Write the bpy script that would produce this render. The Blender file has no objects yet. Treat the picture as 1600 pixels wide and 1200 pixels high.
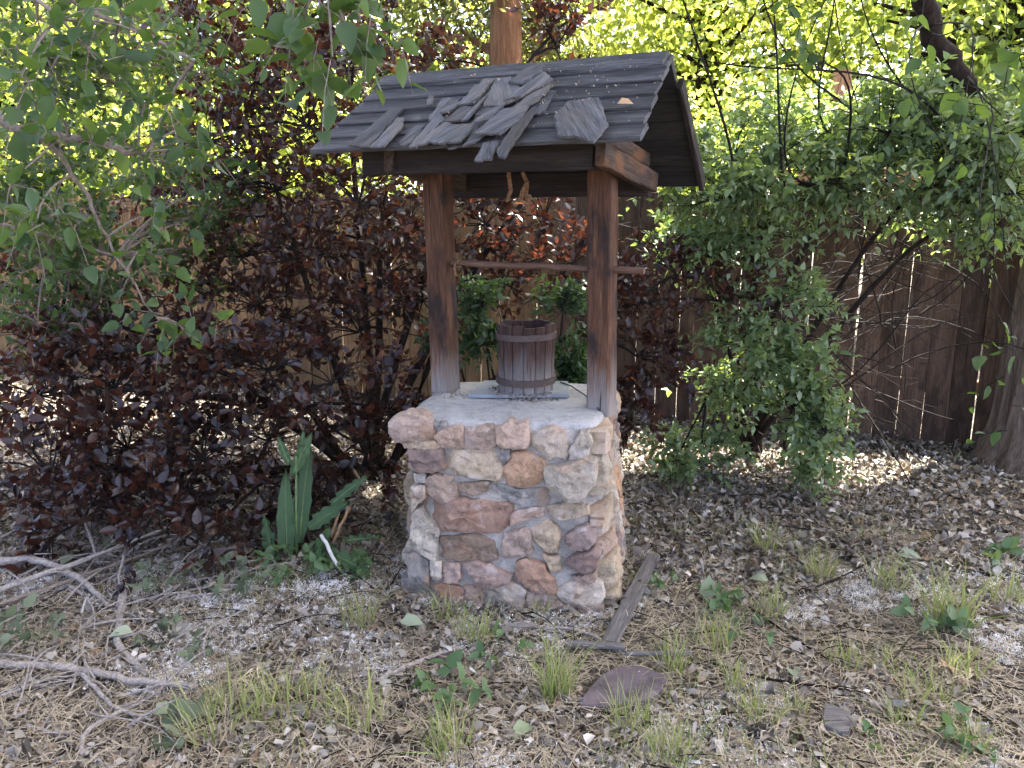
import bpy, math, random
import numpy as np
from mathutils import Vector, Matrix, Quaternion, noise as mnoise

scene = bpy.context.scene
col = scene.collection
PI = math.pi
rs = np.random.default_rng(11)
random.seed(5)

# ------------------------------------------------------------------ camera
cd = bpy.data.cameras.new('camera'); cam = bpy.data.objects.new('camera', cd); col.objects.link(cam)
cam.location = (0, 0, 1.4); cam.rotation_euler = (math.radians(90 - 12.13), 0, 0)
cd.sensor_fit = 'HORIZONTAL'; cd.angle = 2 * math.atan(800 / 1256); cd.clip_start = .05; cd.clip_end = 500
scene.camera = cam
# ------------------------------------------------------------------ sky, sun, exposure
SUN_EL = math.radians(64); SUN_AZ = math.atan2(.90, .44)          # behind the fence, to the right
SUN = Vector((math.cos(SUN_EL) * math.sin(SUN_AZ), math.cos(SUN_EL) * math.cos(SUN_AZ), math.sin(SUN_EL)))
w = bpy.data.worlds.new('World'); scene.world = w; w.use_nodes = True
wn = w.node_tree.nodes; wl = w.node_tree.links
sky = wn.new('ShaderNodeTexSky'); sky.sky_type = 'NISHITA'; sky.sun_disc = False
sky.sun_elevation = SUN_EL; sky.sun_rotation = SUN_AZ; sky.air_density = .17; sky.dust_density = 8.0; sky.ozone_density = 0.; sky.altitude = 1600
wl.new(sky.outputs[0], wn['Background'].inputs[0]); wn['Background'].inputs[1].default_value = .15
sl = bpy.data.lights.new('sun', 'SUN'); sl.energy = 2.2; sl.angle = math.radians(.53); sl.color = (1, .95, .86)
so = bpy.data.objects.new('sun', sl); col.objects.link(so)
so.rotation_mode = 'QUATERNION'; so.rotation_quaternion = SUN.to_track_quat('Z', 'Y'); so.location = (4, 4, 12)
scene.view_settings.view_transform = 'Standard'; scene.view_settings.look = 'None'
scene.view_settings.exposure = 4.42; scene.view_settings.gamma = 1.0; scene.view_settings.use_curve_mapping = False
scene.render.engine = 'CYCLES'
scene.cycles.max_bounces = 4; scene.cycles.diffuse_bounces = 3; scene.cycles.transmission_bounces = 2
scene.cycles.use_denoising = True; scene.cycles.use_adaptive_sampling = True; scene.cycles.adaptive_threshold = .03

# ------------------------------------------------------------------ materials
def M_new(name):
    m = bpy.data.materials.new(name); m.use_nodes = True
    nt = m.node_tree
    return m, nt.nodes, nt.links, nt.nodes['Principled BSDF']
def ramp(N, L, fac, stops, interp='LINEAR'):
    r = N.new('ShaderNodeValToRGB'); r.color_ramp.interpolation = interp
    e = r.color_ramp.elements
    e[0].position = stops[0][0]; e[0].color = (*stops[0][1], 1)
    e[1].position = stops[-1][0]; e[1].color = (*stops[-1][1], 1)
    for p, c in stops[1:-1]:
        x = e.new(p); x.color = (*c, 1)
    L.new(fac, r.inputs[0]); return r.outputs[0]
def objvec(N, L, scale=(1, 1, 1), rnd=17.0):
    t = N.new('ShaderNodeTexCoord'); oi = N.new('ShaderNodeObjectInfo')
    mp = N.new('ShaderNodeMapping'); mp.inputs['Scale'].default_value = scale
    ad = N.new('ShaderNodeVectorMath'); ad.operation = 'ADD'
    mu = N.new('ShaderNodeMath'); mu.operation = 'MULTIPLY'; mu.inputs[1].default_value = rnd
    L.new(oi.outputs['Random'], mu.inputs[0]); L.new(t.outputs['Object'], mp.inputs[0])
    L.new(mp.outputs[0], ad.inputs[0]); L.new(mu.outputs[0], ad.inputs[1])
    return ad.outputs[0], oi, t
def noise_(N, L, vec, scale, detail=6, rough=.6, dist=0):
    n = N.new('ShaderNodeTexNoise'); n.inputs['Scale'].default_value = scale; n.inputs['Detail'].default_value = detail
    n.inputs['Roughness'].default_value = rough; n.inputs['Distortion'].default_value = dist
    L.new(vec, n.inputs['Vector']); return n.outputs['Fac']
def mixc(N, L, fac, a, b, mode='MIX'):
    m = N.new('ShaderNodeMix'); m.data_type = 'RGBA'; m.blend_type = mode
    for sock, v in ((m.inputs[0], fac), (m.inputs[6], a), (m.inputs[7], b)):
        if isinstance(v, (int, float)): sock.default_value = v
        elif isinstance(v, tuple): sock.default_value = (*v, 1)
        else: L.new(v, sock)
    return m.outputs[2]
def math_(N, L, op, a, b=None, c=None, clamp=False):
    m = N.new('ShaderNodeMath'); m.operation = op; m.use_clamp = clamp
    for i, v in enumerate((a, b, c)):
        if v is None: continue
        if isinstance(v, (int, float)): m.inputs[i].default_value = v
        else: L.new(v, m.inputs[i])
    return m.outputs[0]
def bump(N, L, B, h, strength, dist):
    b = N.new('ShaderNodeBump'); b.inputs['Strength'].default_value = strength; b.inputs['Distance'].default_value = dist
    L.new(h, b.inputs['Height']); L.new(b.outputs[0], B.inputs['Normal'])

def wood(name, dark, mid, light, stain=None, stain_amt=.5, grey=None, grey_axis=None, grey_to=0., grey_w=.12, grey_n=.5, rough=.85, spec=.25, tint=.35, mul=1.):
    """grain along the object's local X; grey = sun-bleached weathering towards one end (a real discolouration of the timber)"""
    dark, mid, light = [tuple(x * mul for x in c) for c in (dark, mid, light)]
    m, N, L, B = M_new(name)
    v, oi, tc = objvec(N, L, (1.2, 14, 14))
    g = noise_(N, L, v, 3.2, 9, .68, .25)
    v2, _, _ = objvec(N, L, (5, 110, 110))
    g2 = noise_(N, L, v2, 3.0, 4, .6)
    f = math_(N, L, 'ADD', math_(N, L, 'MULTIPLY', g, .55), math_(N, L, 'MULTIPLY', g2, .45))
    c = ramp(N, L, f, [(.33, dark), (.5, mid), (.68, light)])
    vb, _, _ = objvec(N, L, (2.2, 4.5, 4.5), 31.)
    if stain:
        s = noise_(N, L, vb, 2.2, 5, .6)
        c = mixc(N, L, math_(N, L, 'MULTIPLY', ramp(N, L, s, [(.5, (0, 0, 0)), (.62, (1, 1, 1))]), stain_amt), c, stain)
    if grey:
        sx = N.new('ShaderNodeSeparateXYZ'); L.new(tc.outputs['Object'], sx.inputs[0])
        h = math_(N, L, 'ADD', sx.outputs[grey_axis], math_(N, L, 'MULTIPLY', math_(N, L, 'SUBTRACT', g, .5), grey_n))
        k = math_(N, L, 'DIVIDE', math_(N, L, 'SUBTRACT', grey_to + grey_w, h), grey_w * 2, clamp=True)
        gc = ramp(N, L, f, [(.3, tuple(x * .45 for x in grey)), (.6, grey)])
        c = mixc(N, L, k, c, gc)
    # each board its own tone
    t = math_(N, L, 'ADD', math_(N, L, 'MULTIPLY', oi.outputs['Random'], tint), 1 - tint / 2)
    cc = N.new('ShaderNodeCombineColor'); [L.new(t, cc.inputs[i]) for i in range(3)]
    c = mixc(N, L, 1.0, c, cc.outputs[0], 'MULTIPLY')
    # cracks
    v3, _, _ = objvec(N, L, (1.1, 34, 34), 7.)
    cr = noise_(N, L, v3, 4., 2, .5, .1)
    crk = ramp(N, L, cr, [(.30, (0, 0, 0)), (.35, (1, 1, 1))])
    c = mixc(N, L, 1.0, c, mixc(N, L, crk, (.25, .23, .22), (1, 1, 1)), 'MULTIPLY')
    L.new(c, B.inputs['Base Color']); B.inputs['Roughness'].default_value = rough; B.inputs['Specular IOR Level'].default_value = spec
    bump(N, L, B, math_(N, L, 'ADD', f, math_(N, L, 'MULTIPLY', crk, .4)), .65, .004)
    return m
def rocky(name, scale=14., objcol=True, c0=(.3, .25, .22), contrast=.6, bumpd=.016, rough=.9):
    m, N, L, B = M_new(name)
    v, oi, _ = objvec(N, L, (1, 1, 1), 23.)
    n1 = noise_(N, L, v, scale, 10, .72, .5); n2 = noise_(N, L, v, scale * 6, 8, .75, .3); n3 = noise_(N, L, v, scale * .45, 3, .5, .6)
    base = oi.outputs['Color'] if objcol else c0
    n5 = noise_(N, L, v, scale * 16, 5, .8)
    f = math_(N, L, 'ADD', math_(N, L, 'ADD', math_(N, L, 'MULTIPLY', n1, .42), math_(N, L, 'MULTIPLY', n2, .33)), math_(N, L, 'MULTIPLY', n5, .25))
    k = ramp(N, L, f, [(.40, (1 - contrast,) * 3), (.5, (1, 1, 1)), (.62, (1 + contrast * .8,) * 3)])
    c = mixc(N, L, 1.0, base, k, 'MULTIPLY')
    if objcol:   # iron-stained and pale lichen patches
        c = mixc(N, L, math_(N, L, 'MULTIPLY', ramp(N, L, n3, [(.52, (0, 0, 0)), (.66, (1, 1, 1))]), .45), c, (.30, .17, .10))
        n4 = noise_(N, L, v, scale * .7, 6, .7, .4)
        c = mixc(N, L, math_(N, L, 'MULTIPLY', ramp(N, L, n4, [(.55, (0, 0, 0)), (.65, (1, 1, 1))]), .5), c, (.42, .38, .36))
    L.new(c, B.inputs['Base Color']); B.inputs['Roughness'].default_value = rough; B.inputs['Specular IOR Level'].default_value = .2
    bump(N, L, B, f, .9, bumpd)
    return m

def leafmat(name, cols, trans, tw=.45, rough=.42, spec=.45, vein=.0):
    m, N, L, B = M_new(name)
    at = N.new('ShaderNodeAttribute'); at.attribute_name = 'rnd'
    oi = N.new('ShaderNodeObjectInfo')
    r = math_(N, L, 'FRACT', math_(N, L, 'ADD', at.outputs['Fac'], oi.outputs['Random']))
    k = len(cols)
    c = ramp(N, L, r, [(i / (k - 1), cols[i]) for i in range(k)])
    tcx = ramp(N, L, r, [(0, trans[0]), (1, trans[-1])])
    L.new(c, B.inputs['Base Color']); B.inputs['Roughness'].default_value = rough; B.inputs['Specular IOR Level'].default_value = spec
    T = N.new('ShaderNodeBsdfTranslucent'); L.new(tcx, T.inputs['Color'])
    mx = N.new('ShaderNodeMixShader'); mx.inputs[0].default_value = tw
    L.new(B.outputs[0], mx.inputs[1]); L.new(T.outputs[0], mx.inputs[2])
    L.new(mx.outputs[0], N['Material Output'].inputs['Surface'])
    return m
def plain(name, c, rough=.7, spec=.3, metal=0., nscale=40, amt=.3, bd=.002):
    m, N, L, B = M_new(name)
    v, oi, _ = objvec(N, L)
    n = noise_(N, L, v, nscale, 6, .65)
    k = ramp(N, L, n, [(.3, (1 - amt,) * 3), (.7, (1 + amt,) * 3)])
    L.new(mixc(N, L, 1.0, c, k, 'MULTIPLY'), B.inputs['Base Color'])
    B.inputs['Roughness'].default_value = rough; B.inputs['Specular IOR Level'].default_value = spec; B.inputs['Metallic'].default_value = metal
    bump(N, L, B, n, .6, bd); return m
def barkmat(name, dark, mid, light, sx=9., sz=1.3, bd=.03):
    m, N, L, B = M_new(name)
    t = N.new('ShaderNodeTexCoord'); mp = N.new('ShaderNodeMapping'); mp.inputs['Scale'].default_value = (sx, sx, sz)
    L.new(t.outputs['Object'], mp.inputs[0])
    n = noise_(N, L, mp.outputs[0], 2.2, 9, .7, .5); n2 = noise_(N, L, mp.outputs[0], 9, 5, .7)
    f = math_(N, L, 'ADD', math_(N, L, 'MULTIPLY', n, .7), math_(N, L, 'MULTIPLY', n2, .3))
    L.new(ramp(N, L, f, [(.32, dark), (.5, mid), (.68, light)]), B.inputs['Base Color'])
    B.inputs['Roughness'].default_value = .95; B.inputs['Specular IOR Level'].default_value = .1
    bump(N, L, B, f, 1., bd); return m

MAT = {}
MAT['roof'] = wood('weathered_grey_roof_wood', (.015, .015, .017), (.062, .063, .068), (.17, .17, .18), rough=.75, spec=.3, tint=.45, mul=0.62)
MAT['shingle'] = wood('weathered_shingle', (.02, .02, .022), (.08, .081, .086), (.19, .188, .195), tint=.5, stain=(.12, .10, .07), stain_amt=.3, mul=0.88)
MAT['beam'] = wood('dark_shaded_beam', (.010, .008, .007), (.027, .020, .017), (.065, .05, .042), tint=.3, mul=0.6)  # dark wood, colour lowered further for the deep shade under the roof
MAT['tie'] = wood('brown_grey_tie', (.018, .013, .010), (.055, .038, .028), (.12, .09, .07), stain=(.16, .07, .025), stain_amt=.5, mul=0.7)
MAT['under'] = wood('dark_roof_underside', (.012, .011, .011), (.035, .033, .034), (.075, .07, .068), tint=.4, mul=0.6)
MAT['post'] = wood('red_brown_post', (.022, .010, .006), (.095, .043, .022), (.20, .105, .055), stain=(.012, .009, .008), stain_amt=.9, grey=(.24, .225, .21), grey_axis=0, grey_to=.10, grey_w=.12, tint=.1, mul=0.6)
MAT['bar'] = wood('round_bar_wood', (.06, .03, .02), (.15, .085, .055), (.23, .16, .12), mul=0.6)
MAT['stave'] = wood('bucket_stave_wood', (.018, .010, .009), (.05, .026, .020), (.10, .055, .04), stain=(.014, .009, .008), stain_amt=.6, grey=(.2, .19, .18), grey_axis=0, grey_to=.07, grey_w=.09, grey_n=.3, tint=.35, mul=0.75)
MAT['hoop'] = plain('rusty_hoop', (.055, .04, .036), .6, .4, .4, 60)
MAT['slate'] = plain('blue_grey_slate', (.15, .17, .185), .55, .45, 0, 25, .25)
MAT['concrete'] = rocky('concrete_cap', 9., False, (.27, .27, .262), .45, .012)
MAT['mortar'] = rocky('lime_mortar', 12., False, (.31, .29, .26), .5, .02)
MAT['stone'] = rocky('field_stone', 13., True)
MAT['rope'] = plain('old_rope', (.17, .10, .055), .95, .1, 0, 90, .45)
MAT['wire'] = plain('black_wire', (.012, .012, .013), .5, .4)
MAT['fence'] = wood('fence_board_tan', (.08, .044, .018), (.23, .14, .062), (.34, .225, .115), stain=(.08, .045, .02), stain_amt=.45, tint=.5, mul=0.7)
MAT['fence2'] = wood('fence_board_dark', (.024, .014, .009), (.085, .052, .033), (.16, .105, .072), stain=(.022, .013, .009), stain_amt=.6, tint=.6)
MAT['rail'] = wood('fence_rail_wood', (.12, .06, .03), (.3, .17, .09), (.42, .27, .15))
MAT['bark'] = barkmat('grey_brown_bark', (.03, .021, .015), (.15, .11, .085), (.30, .24, .195), 9., 1.0, .06)
MAT['redbark'] = barkmat('red_cedar_bark', (.045, .022, .014), (.13, .068, .043), (.24, .15, .105), 7., .6, .03)
MAT['darkbark'] = barkmat('dark_bark', (.006, .0045, .0035), (.018, .013, .010), (.04, .031, .025), 20, 4, .006)
MAT['twig'] = plain('dark_twig', (.010, .0075, .006), .85, .2, 0, 60)
MAT['greytwig'] = plain('grey_twig', (.15, .125, .105), .9, .2, 0, 60, .4)
MAT['palebranch'] = barkmat('pale_dead_branch', (.06, .052, .045), (.25, .225, .20), (.40, .375, .34), 40, 34, .006)
MAT['palewood'] = plain('split_pale_wood', (.40, .26, .14), .8, .2, 0, 50)
MAT['whitewood'] = plain('white_peeled_stick', (.45, .43, .40), .8, .2, 0, 50, .2)
MAT['purple'] = leafmat('purple_leaf', [(.0075, .005, .0055), (.013, .007, .0072), (.010, .006, .0068), (.027, .0105, .008), (.017, .010, .007)], [(.06, .018, .012), (.27, .08, .035)], .28, .34, .5)
MAT['green'] = leafmat('blue_green_leaf', [(.05, .09, .042), (.11, .17, .08), (.15, .215, .12), (.085, .135, .058), (.18, .24, .115)], [(.22, .33, .06), (.34, .44, .09)], .36, .45, .5)
MAT['near'] = leafmat('overhanging_leaf', [(.02, .042, .02), (.034, .066, .026), (.027, .054, .029), (.045, .085, .026)], [(.09, .18, .025), (.22, .33, .04)], .33, .5, .3)
MAT['yellow'] = leafmat('sunlit_leaf', [(.07, .11, .03), (.12, .17, .04), (.09, .14, .045), (.16, .20, .06)], [(.22, .32, .03), (.62, .64, .10)], .55, .45, .35)
MAT['midgreen'] = leafmat('mid_green_leaf', [(.035, .065, .022), (.06, .10, .03), (.05, .08, .035), (.09, .125, .04)], [(.14, .22, .025), (.40, .47, .07)], .45, .45, .35)
MAT['olive'] = leafmat('juniper_spray', [(.06, .075, .03), (.10, .11, .05), (.085, .10, .05), (.13, .13, .06)], [(.16, .18, .05), (.28, .27, .09)], .35, .8, .1)
MAT['dock'] = leafmat('dock_leaf', [(.045, .085, .042), (.06, .11, .054)], [(.08, .17, .025), (.13, .22, .035)], .28, .65, .2)
MAT['weed'] = leafmat('weed_leaf', [(.045, .09, .035), (.07, .125, .05), (.10, .15, .075)], [(.13, .24, .04), (.2, .3, .06)], .3, .55, .35)
MAT['wilt'] = leafmat('wilted_leaf', [(.07, .095, .06), (.10, .125, .075), (.15, .17, .11)], [(.12, .16, .06), (.16, .2, .08)], .25, .7, .2)
MAT['paleleaf'] = leafmat('pale_fallen_leaf', [(.2, .24, .16), (.27, .31, .22), (.17, .21, .12)], [(.3, .36, .2), (.3, .36, .2)], .2, .6, .3)
MAT['darkgreen'] = leafmat('dark_green_leaf', [(.022, .045, .02), (.032, .06, .026), (.028, .05, .026), (.045, .08, .03)], [(.08, .16, .025), (.16, .26, .04)], .35, .4, .45)
MAT['midrib'] = plain('pale_midrib', (.085, .13, .05), .6)
MAT['litter'] = leafmat('dry_leaf_litter', [(.025, .020, .016), (.165, .145, .115), (.33, .312, .275), (.06, .05, .04), (.45, .43, .39), (.19, .132, .08), (.10, .085, .068), (.27, .25, .215), (.022, .018, .014)], [(.2, .13, .07), (.2, .15, .1)], .12, .85, .15)
MAT['grass'] = leafmat('grass_blade', [(.15, .21, .05), (.20, .26, .07), (.34, .33, .13), (.25, .30, .08)], [(.2, .28, .06), (.3, .34, .1)], .35, .55, .3)
MAT['straw'] = leafmat('dry_straw', [(.28, .24, .17), (.40, .35, .26), (.22, .18, .13), (.36, .30, .2)], [(.3, .25, .15), (.3, .25, .15)], .2, .7, .2)
MAT['fluff'] = leafmat('cottonwood_fluff', [(.78, .78, .77), (.88, .88, .87)], [(.8, .8, .8), (.8, .8, .8)], .3, .95, .05)
MAT['drywood'] = wood('grey_loose_slat', (.03, .027, .026), (.085, .08, .078), (.18, .17, .165))
MAT['flag'] = plain('purple_flagstone', (.085, .07, .075), .85, .2, 0, 14, .55, .006)

def ground_mat():
    m, N, L, B = M_new('litter_soil')
    t = N.new('ShaderNodeTexCoord')
    a = noise_(N, L, t.outputs['Object'], 45, 8, .75, .4); b = noise_(N, L, t.outputs['Object'], 160, 4, .7); c3 = noise_(N, L, t.outputs['Object'], 1.6, 4, .6)
    f = math_(N, L, 'ADD', math_(N, L, 'MULTIPLY', a, .6), math_(N, L, 'MULTIPLY', b, .4))
    c = ramp(N, L, f, [(.37, (.016, .013, .010)), (.47, (.085, .075, .06)), (.56, (.23, .21, .178)), (.68, (.42, .40, .355))])
    c = mixc(N, L, 1., c, ramp(N, L, c3, [(.35, (.7, .68, .66)), (.65, (1.12, 1.08, 1.04))]), 'MULTIPLY')
    L.new(c, B.inputs['Base Color']); B.inputs['Roughness'].default_value = .95; B.inputs['Specular IOR Level'].default_value = .1
    bump(N, L, B, f, 1., .02); return m
MAT['ground'] = ground_mat()

# ------------------------------------------------------------------ mesh helpers
class MB:
    def __init__(s): s.v = []; s.f = []; s.r = []; s.n = 0
    def add(s, v, f, r=0.):
        v = np.asarray(v, float).reshape(-1, 3)
        s.v.append(v); s.f += [tuple(i + s.n for i in q) for q in f]; s.r.append(np.full(len(v), r)); s.n += len(v)
    def tube(s, pts, rad, k=6, r=0., caps=True, lump=0.):
        P = [Vector(p) for p in pts]; n = len(P)
        R = list(rad) if hasattr(rad, '__len__') else [rad] * n
        base = np.linspace(0, 2 * PI, k, endpoint=False); V = []
        up = Vector((.31, .17, .93))
        for i in range(n):
            t = (P[min(i + 1, n - 1)] - P[max(i - 1, 0)]).normalized()
            x = t.cross(up)
            if x.length < .05: x = t.cross(Vector((1, 0, 0)))
            x.normalize(); y = t.cross(x)
            for a in base:
                q = R[i] * (1 + (random.uniform(-lump, lump) if lump else 0))
                V.append(P[i] + x * math.cos(a) * q + y * math.sin(a) * q)
        F = [(i * k + j, i * k + (j + 1) % k, (i + 1) * k + (j + 1) % k, (i + 1) * k + j) for i in range(n - 1) for j in range(k)]
        if caps: F += [tuple(range(k))[::-1], tuple(range((n - 1) * k, n * k))]
        s.add([tuple(v) for v in V], F, r)
    def mesh(s, name, smooth=False, sharp=None):
        me = bpy.data.meshes.new(name)
        me.from_pydata(np.concatenate(s.v).tolist(), [], s.f)
        a = me.attributes.new('rnd', 'FLOAT', 'POINT'); a.data.foreach_set('value', np.concatenate(s.r).astype(np.float32))
        if smooth:
            me.polygons.foreach_set('use_smooth', np.ones(len(me.polygons), bool))
            if sharp: me.set_sharp_from_angle(angle=math.radians(sharp))
        me.update(); return me
    def build(s, name, mat, parent=None, M=None, smooth=False, sharp=None, kind=None):
        return link(name, s.mesh(name, smooth, sharp), mat, parent, M, kind)
def link(name, me, mat=None, parent=None, Mx=None, kind=None):
    """Mx: world placement (things and parts are built in world axes; a parent Empty is only translated)"""
    o = bpy.data.objects.new(name, me); col.objects.link(o)
    if mat is not None and len(me.materials) == 0: me.materials.append(MAT[mat])
    Mx = Mx if Mx is not None else Matrix()
    if parent is not None:
        o.parent = parent; Mx = WORLD[parent.name].inverted() @ Mx
        WORLD[o.name] = WORLD[parent.name] @ Mx
    else: WORLD[o.name] = Mx.copy()
    o.matrix_basis = Mx
    if kind: o['kind'] = kind
    return o
WORLD = {}
def thing(name, label, cat, loc, group=None):
    o = bpy.data.objects.new(name, None); col.objects.link(o); o.location = loc; o.empty_display_size = .1
    WORLD[o.name] = Matrix.Translation(loc); tag(o, label, cat, group); return o
def tag(o, label, cat, group=None, kind=None):
    o['label'] = label; o['category'] = cat
    if group: o['group'] = group
    if kind: o['kind'] = kind
    return o
def npmesh(name, V, F, rnd):
    """V (n,3), F (m,k) all k-gons"""
    me = bpy.data.meshes.new(name); m, k = F.shape
    me.vertices.add(len(V)); me.vertices.foreach_set('co', V.astype(np.float32).ravel())
    me.loops.add(m * k); me.loops.foreach_set('vertex_index', F.astype(np.int32).ravel())
    me.polygons.add(m); me.polygons.foreach_set('loop_start', np.arange(0, m * k, k, dtype=np.int32))
    try: me.polygons.foreach_set('loop_total', np.full(m, k, np.int32))
    except Exception: pass
    a = me.attributes.new('rnd', 'FLOAT', 'POINT'); a.data.foreach_set('value', rnd.astype(np.float32))
    me.update(calc_edges=True); return me
def norm(a): return a / np.maximum(np.linalg.norm(a, axis=-1, keepdims=True), 1e-9)

# leaf templates: X = base to tip (length 1), Y = width, Z = upper side; triangles only
def leaf_tpl(wd, fold=.10, droop=.12, shape=(.30, .68), taper=(.5, .40), fine=True):
    if not fine:
        return np.array([(0, 0, 0), (.45, wd / 2, fold), (1, 0, -droop), (.45, -wd / 2, fold)]), np.array([(0, 2, 1), (0, 3, 2)])
    a, b = shape; h1, h2 = wd * taper[0], wd * taper[1]
    v = np.array([(0, 0, 0), (a, 0, 0), (b, 0, -droop * .35), (1, 0, -droop), (a, h1, fold), (b, h2, fold * .8 - droop * .35), (a, -h1, fold), (b, -h2, fold * .8 - droop * .35)])
    f = np.array([(0, 1, 4), (1, 2, 5), (1, 5, 4), (2, 3, 5), (0, 6, 1), (1, 7, 2), (1, 6, 7), (2, 7, 3)])
    return v, f
TPL = {'purple': leaf_tpl(.55, .09, .10), 'green': leaf_tpl(.58, .07, .16, (.25, .6), (.5, .36)), 'near': leaf_tpl(.66, .08, .16, (.26, .62), (.5, .38)),
       'far': leaf_tpl(.6, .08, .1, fine=False), 'litter': leaf_tpl(.7, .16, .2), 'shard': (np.array([(0, 0, 0), (.35, .32, .14), (.8, .38, -.05), (1, -.05, .16), (.7, -.36, .05), (.28, -.25, .12)]), np.array([(0, 5, 1), (1, 5, 4), (1, 4, 2), (2, 4, 3)])), 'narrow': leaf_tpl(.3, .05, .2)}
def leaf_fine(wd, droop=.16, fold=.09, peak=.36, st=(.08, .2, .35, .5, .65, .79, .91)):
    V = [(0, 0, 0)]
    for t in st:
        w_ = wd / 2 * (math.sin(PI * t ** (math.log(.5) / math.log(peak))) ** .85) * (1.06 if int(t * 100) % 2 else .97)
        dz = -droop * t * t; V += [(t, 0, dz), (t, w_, dz + fold * min(1, w_ / (wd * .4))), (t, -w_, dz + fold * min(1, w_ / (wd * .4)))]
    n = len(V); V.append((1, 0, -droop)); F = [(0, 1, 2), (0, 3, 1)]
    for i in range(len(st) - 1):
        a, b = 1 + 3 * i, 4 + 3 * i; F += [(a, b, b + 1), (a, b + 1, a + 1), (a, b + 2, b), (a, a + 2, b + 2)]
    a = n - 3; F += [(a, n, a + 1), (a, a + 2, n)]
    return np.array(V), np.array(F)
TPL['near'] = leaf_fine(.62)
TPL['curl'] = leaf_tpl(.6, .42, .5)
def frames(d, n):
    d = norm(d); y = norm(np.cross(n, d)); z = np.cross(d, y); return d, y, z
def leaves_mesh(name, tpl, pos, d, n, size, rnd=None):
    V0, F0 = TPL[tpl]; N_ = len(pos); x, y, z = frames(d, n)
    w_ = rs.uniform(*((.35, 1.2) if tpl in ('litter', 'shard', 'curl') else (.8, 1.15)), N_)[:, None, None]; cur = rs.uniform(.2, 2.0, N_)[:, None, None]
    V = V0[None, :, 0, None] * x[:, None] + V0[None, :, 1, None] * y[:, None] * w_ + V0[None, :, 2, None] * z[:, None] * cur
    V = V * np.asarray(size)[:, None, None] + pos[:, None]
    F = F0[None] + (np.arange(N_) * len(V0))[:, None, None]
    r = np.repeat(rs.random(N_) if rnd is None else rnd, len(V0))
    return npmesh(name, V.reshape(-1, 3), F.reshape(-1, 3), r)
def leaf_base_mesh(name, tpl, mat):
    V0, F0 = TPL[tpl]; me = npmesh(name, V0, F0, np.zeros(len(V0))); me.materials.append(MAT[mat]); return me
def leaf_parts(base, parent, pos, d, n, size, name='leaf'):
    x, y, z = frames(d, n)
    for i in range(len(pos)):
        s = float(size[i])
        Mx = Matrix(((x[i][0] * s, y[i][0] * s, z[i][0] * s, pos[i][0]), (x[i][1] * s, y[i][1] * s, z[i][1] * s, pos[i][1]), (x[i][2] * s, y[i][2] * s, z[i][2] * s, pos[i][2]), (0, 0, 0, 1)))
        link(name, base, None, parent, Mx)

def gz(x, y):
    x = np.asarray(x, float); y = np.asarray(y, float)
    return .012 * np.sin(2.1 * x + .7) * np.sin(1.7 * y) + .008 * np.sin(5.3 * x + 1.9 * y) + .006 * np.sin(3.1 * y - 4.2 * x + 1.)
def plank(L, W, T, seg=6, jit=.0015, ch=.004, x0=0.):
    """chamfered board, grain along local X from x0, centred in Y and Z"""
    b = MB(); w_, t_ = W / 2, T / 2; c = min(ch, T * .3)
    cs = [(-w_ + c, -t_), (w_ - c, -t_), (w_, -t_ + c), (w_, t_ - c), (w_ - c, t_), (-w_ + c, t_), (-w_, t_ - c), (-w_, -t_ + c)]
    V = []
    for i in range(seg + 1):
        for (y, z) in cs:
            e = jit * 2 if i in (0, seg) else 0
            V.append((x0 + L * i / seg + random.uniform(-e, e), y + random.uniform(-jit, jit), z + random.uniform(-jit, jit) * .6))
    F = [(i * 8 + j, i * 8 + (j + 1) % 8, (i + 1) * 8 + (j + 1) % 8, (i + 1) * 8 + j) for i in range(seg) for j in range(8)]
    F += [tuple(range(8))[::-1], tuple(range(seg * 8, seg * 8 + 8))]
    b.add(V, F); return b
def axes(o, x, y):
    x = Vector(x).normalized(); y = Vector(y); z = x.cross(y).normalized(); y = z.cross(x)
    return Matrix(((x.x, y.x, z.x, o[0]), (x.y, y.y, z.y, o[1]), (x.z, y.z, z.z, o[2]), (0, 0, 0, 1)))
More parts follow.
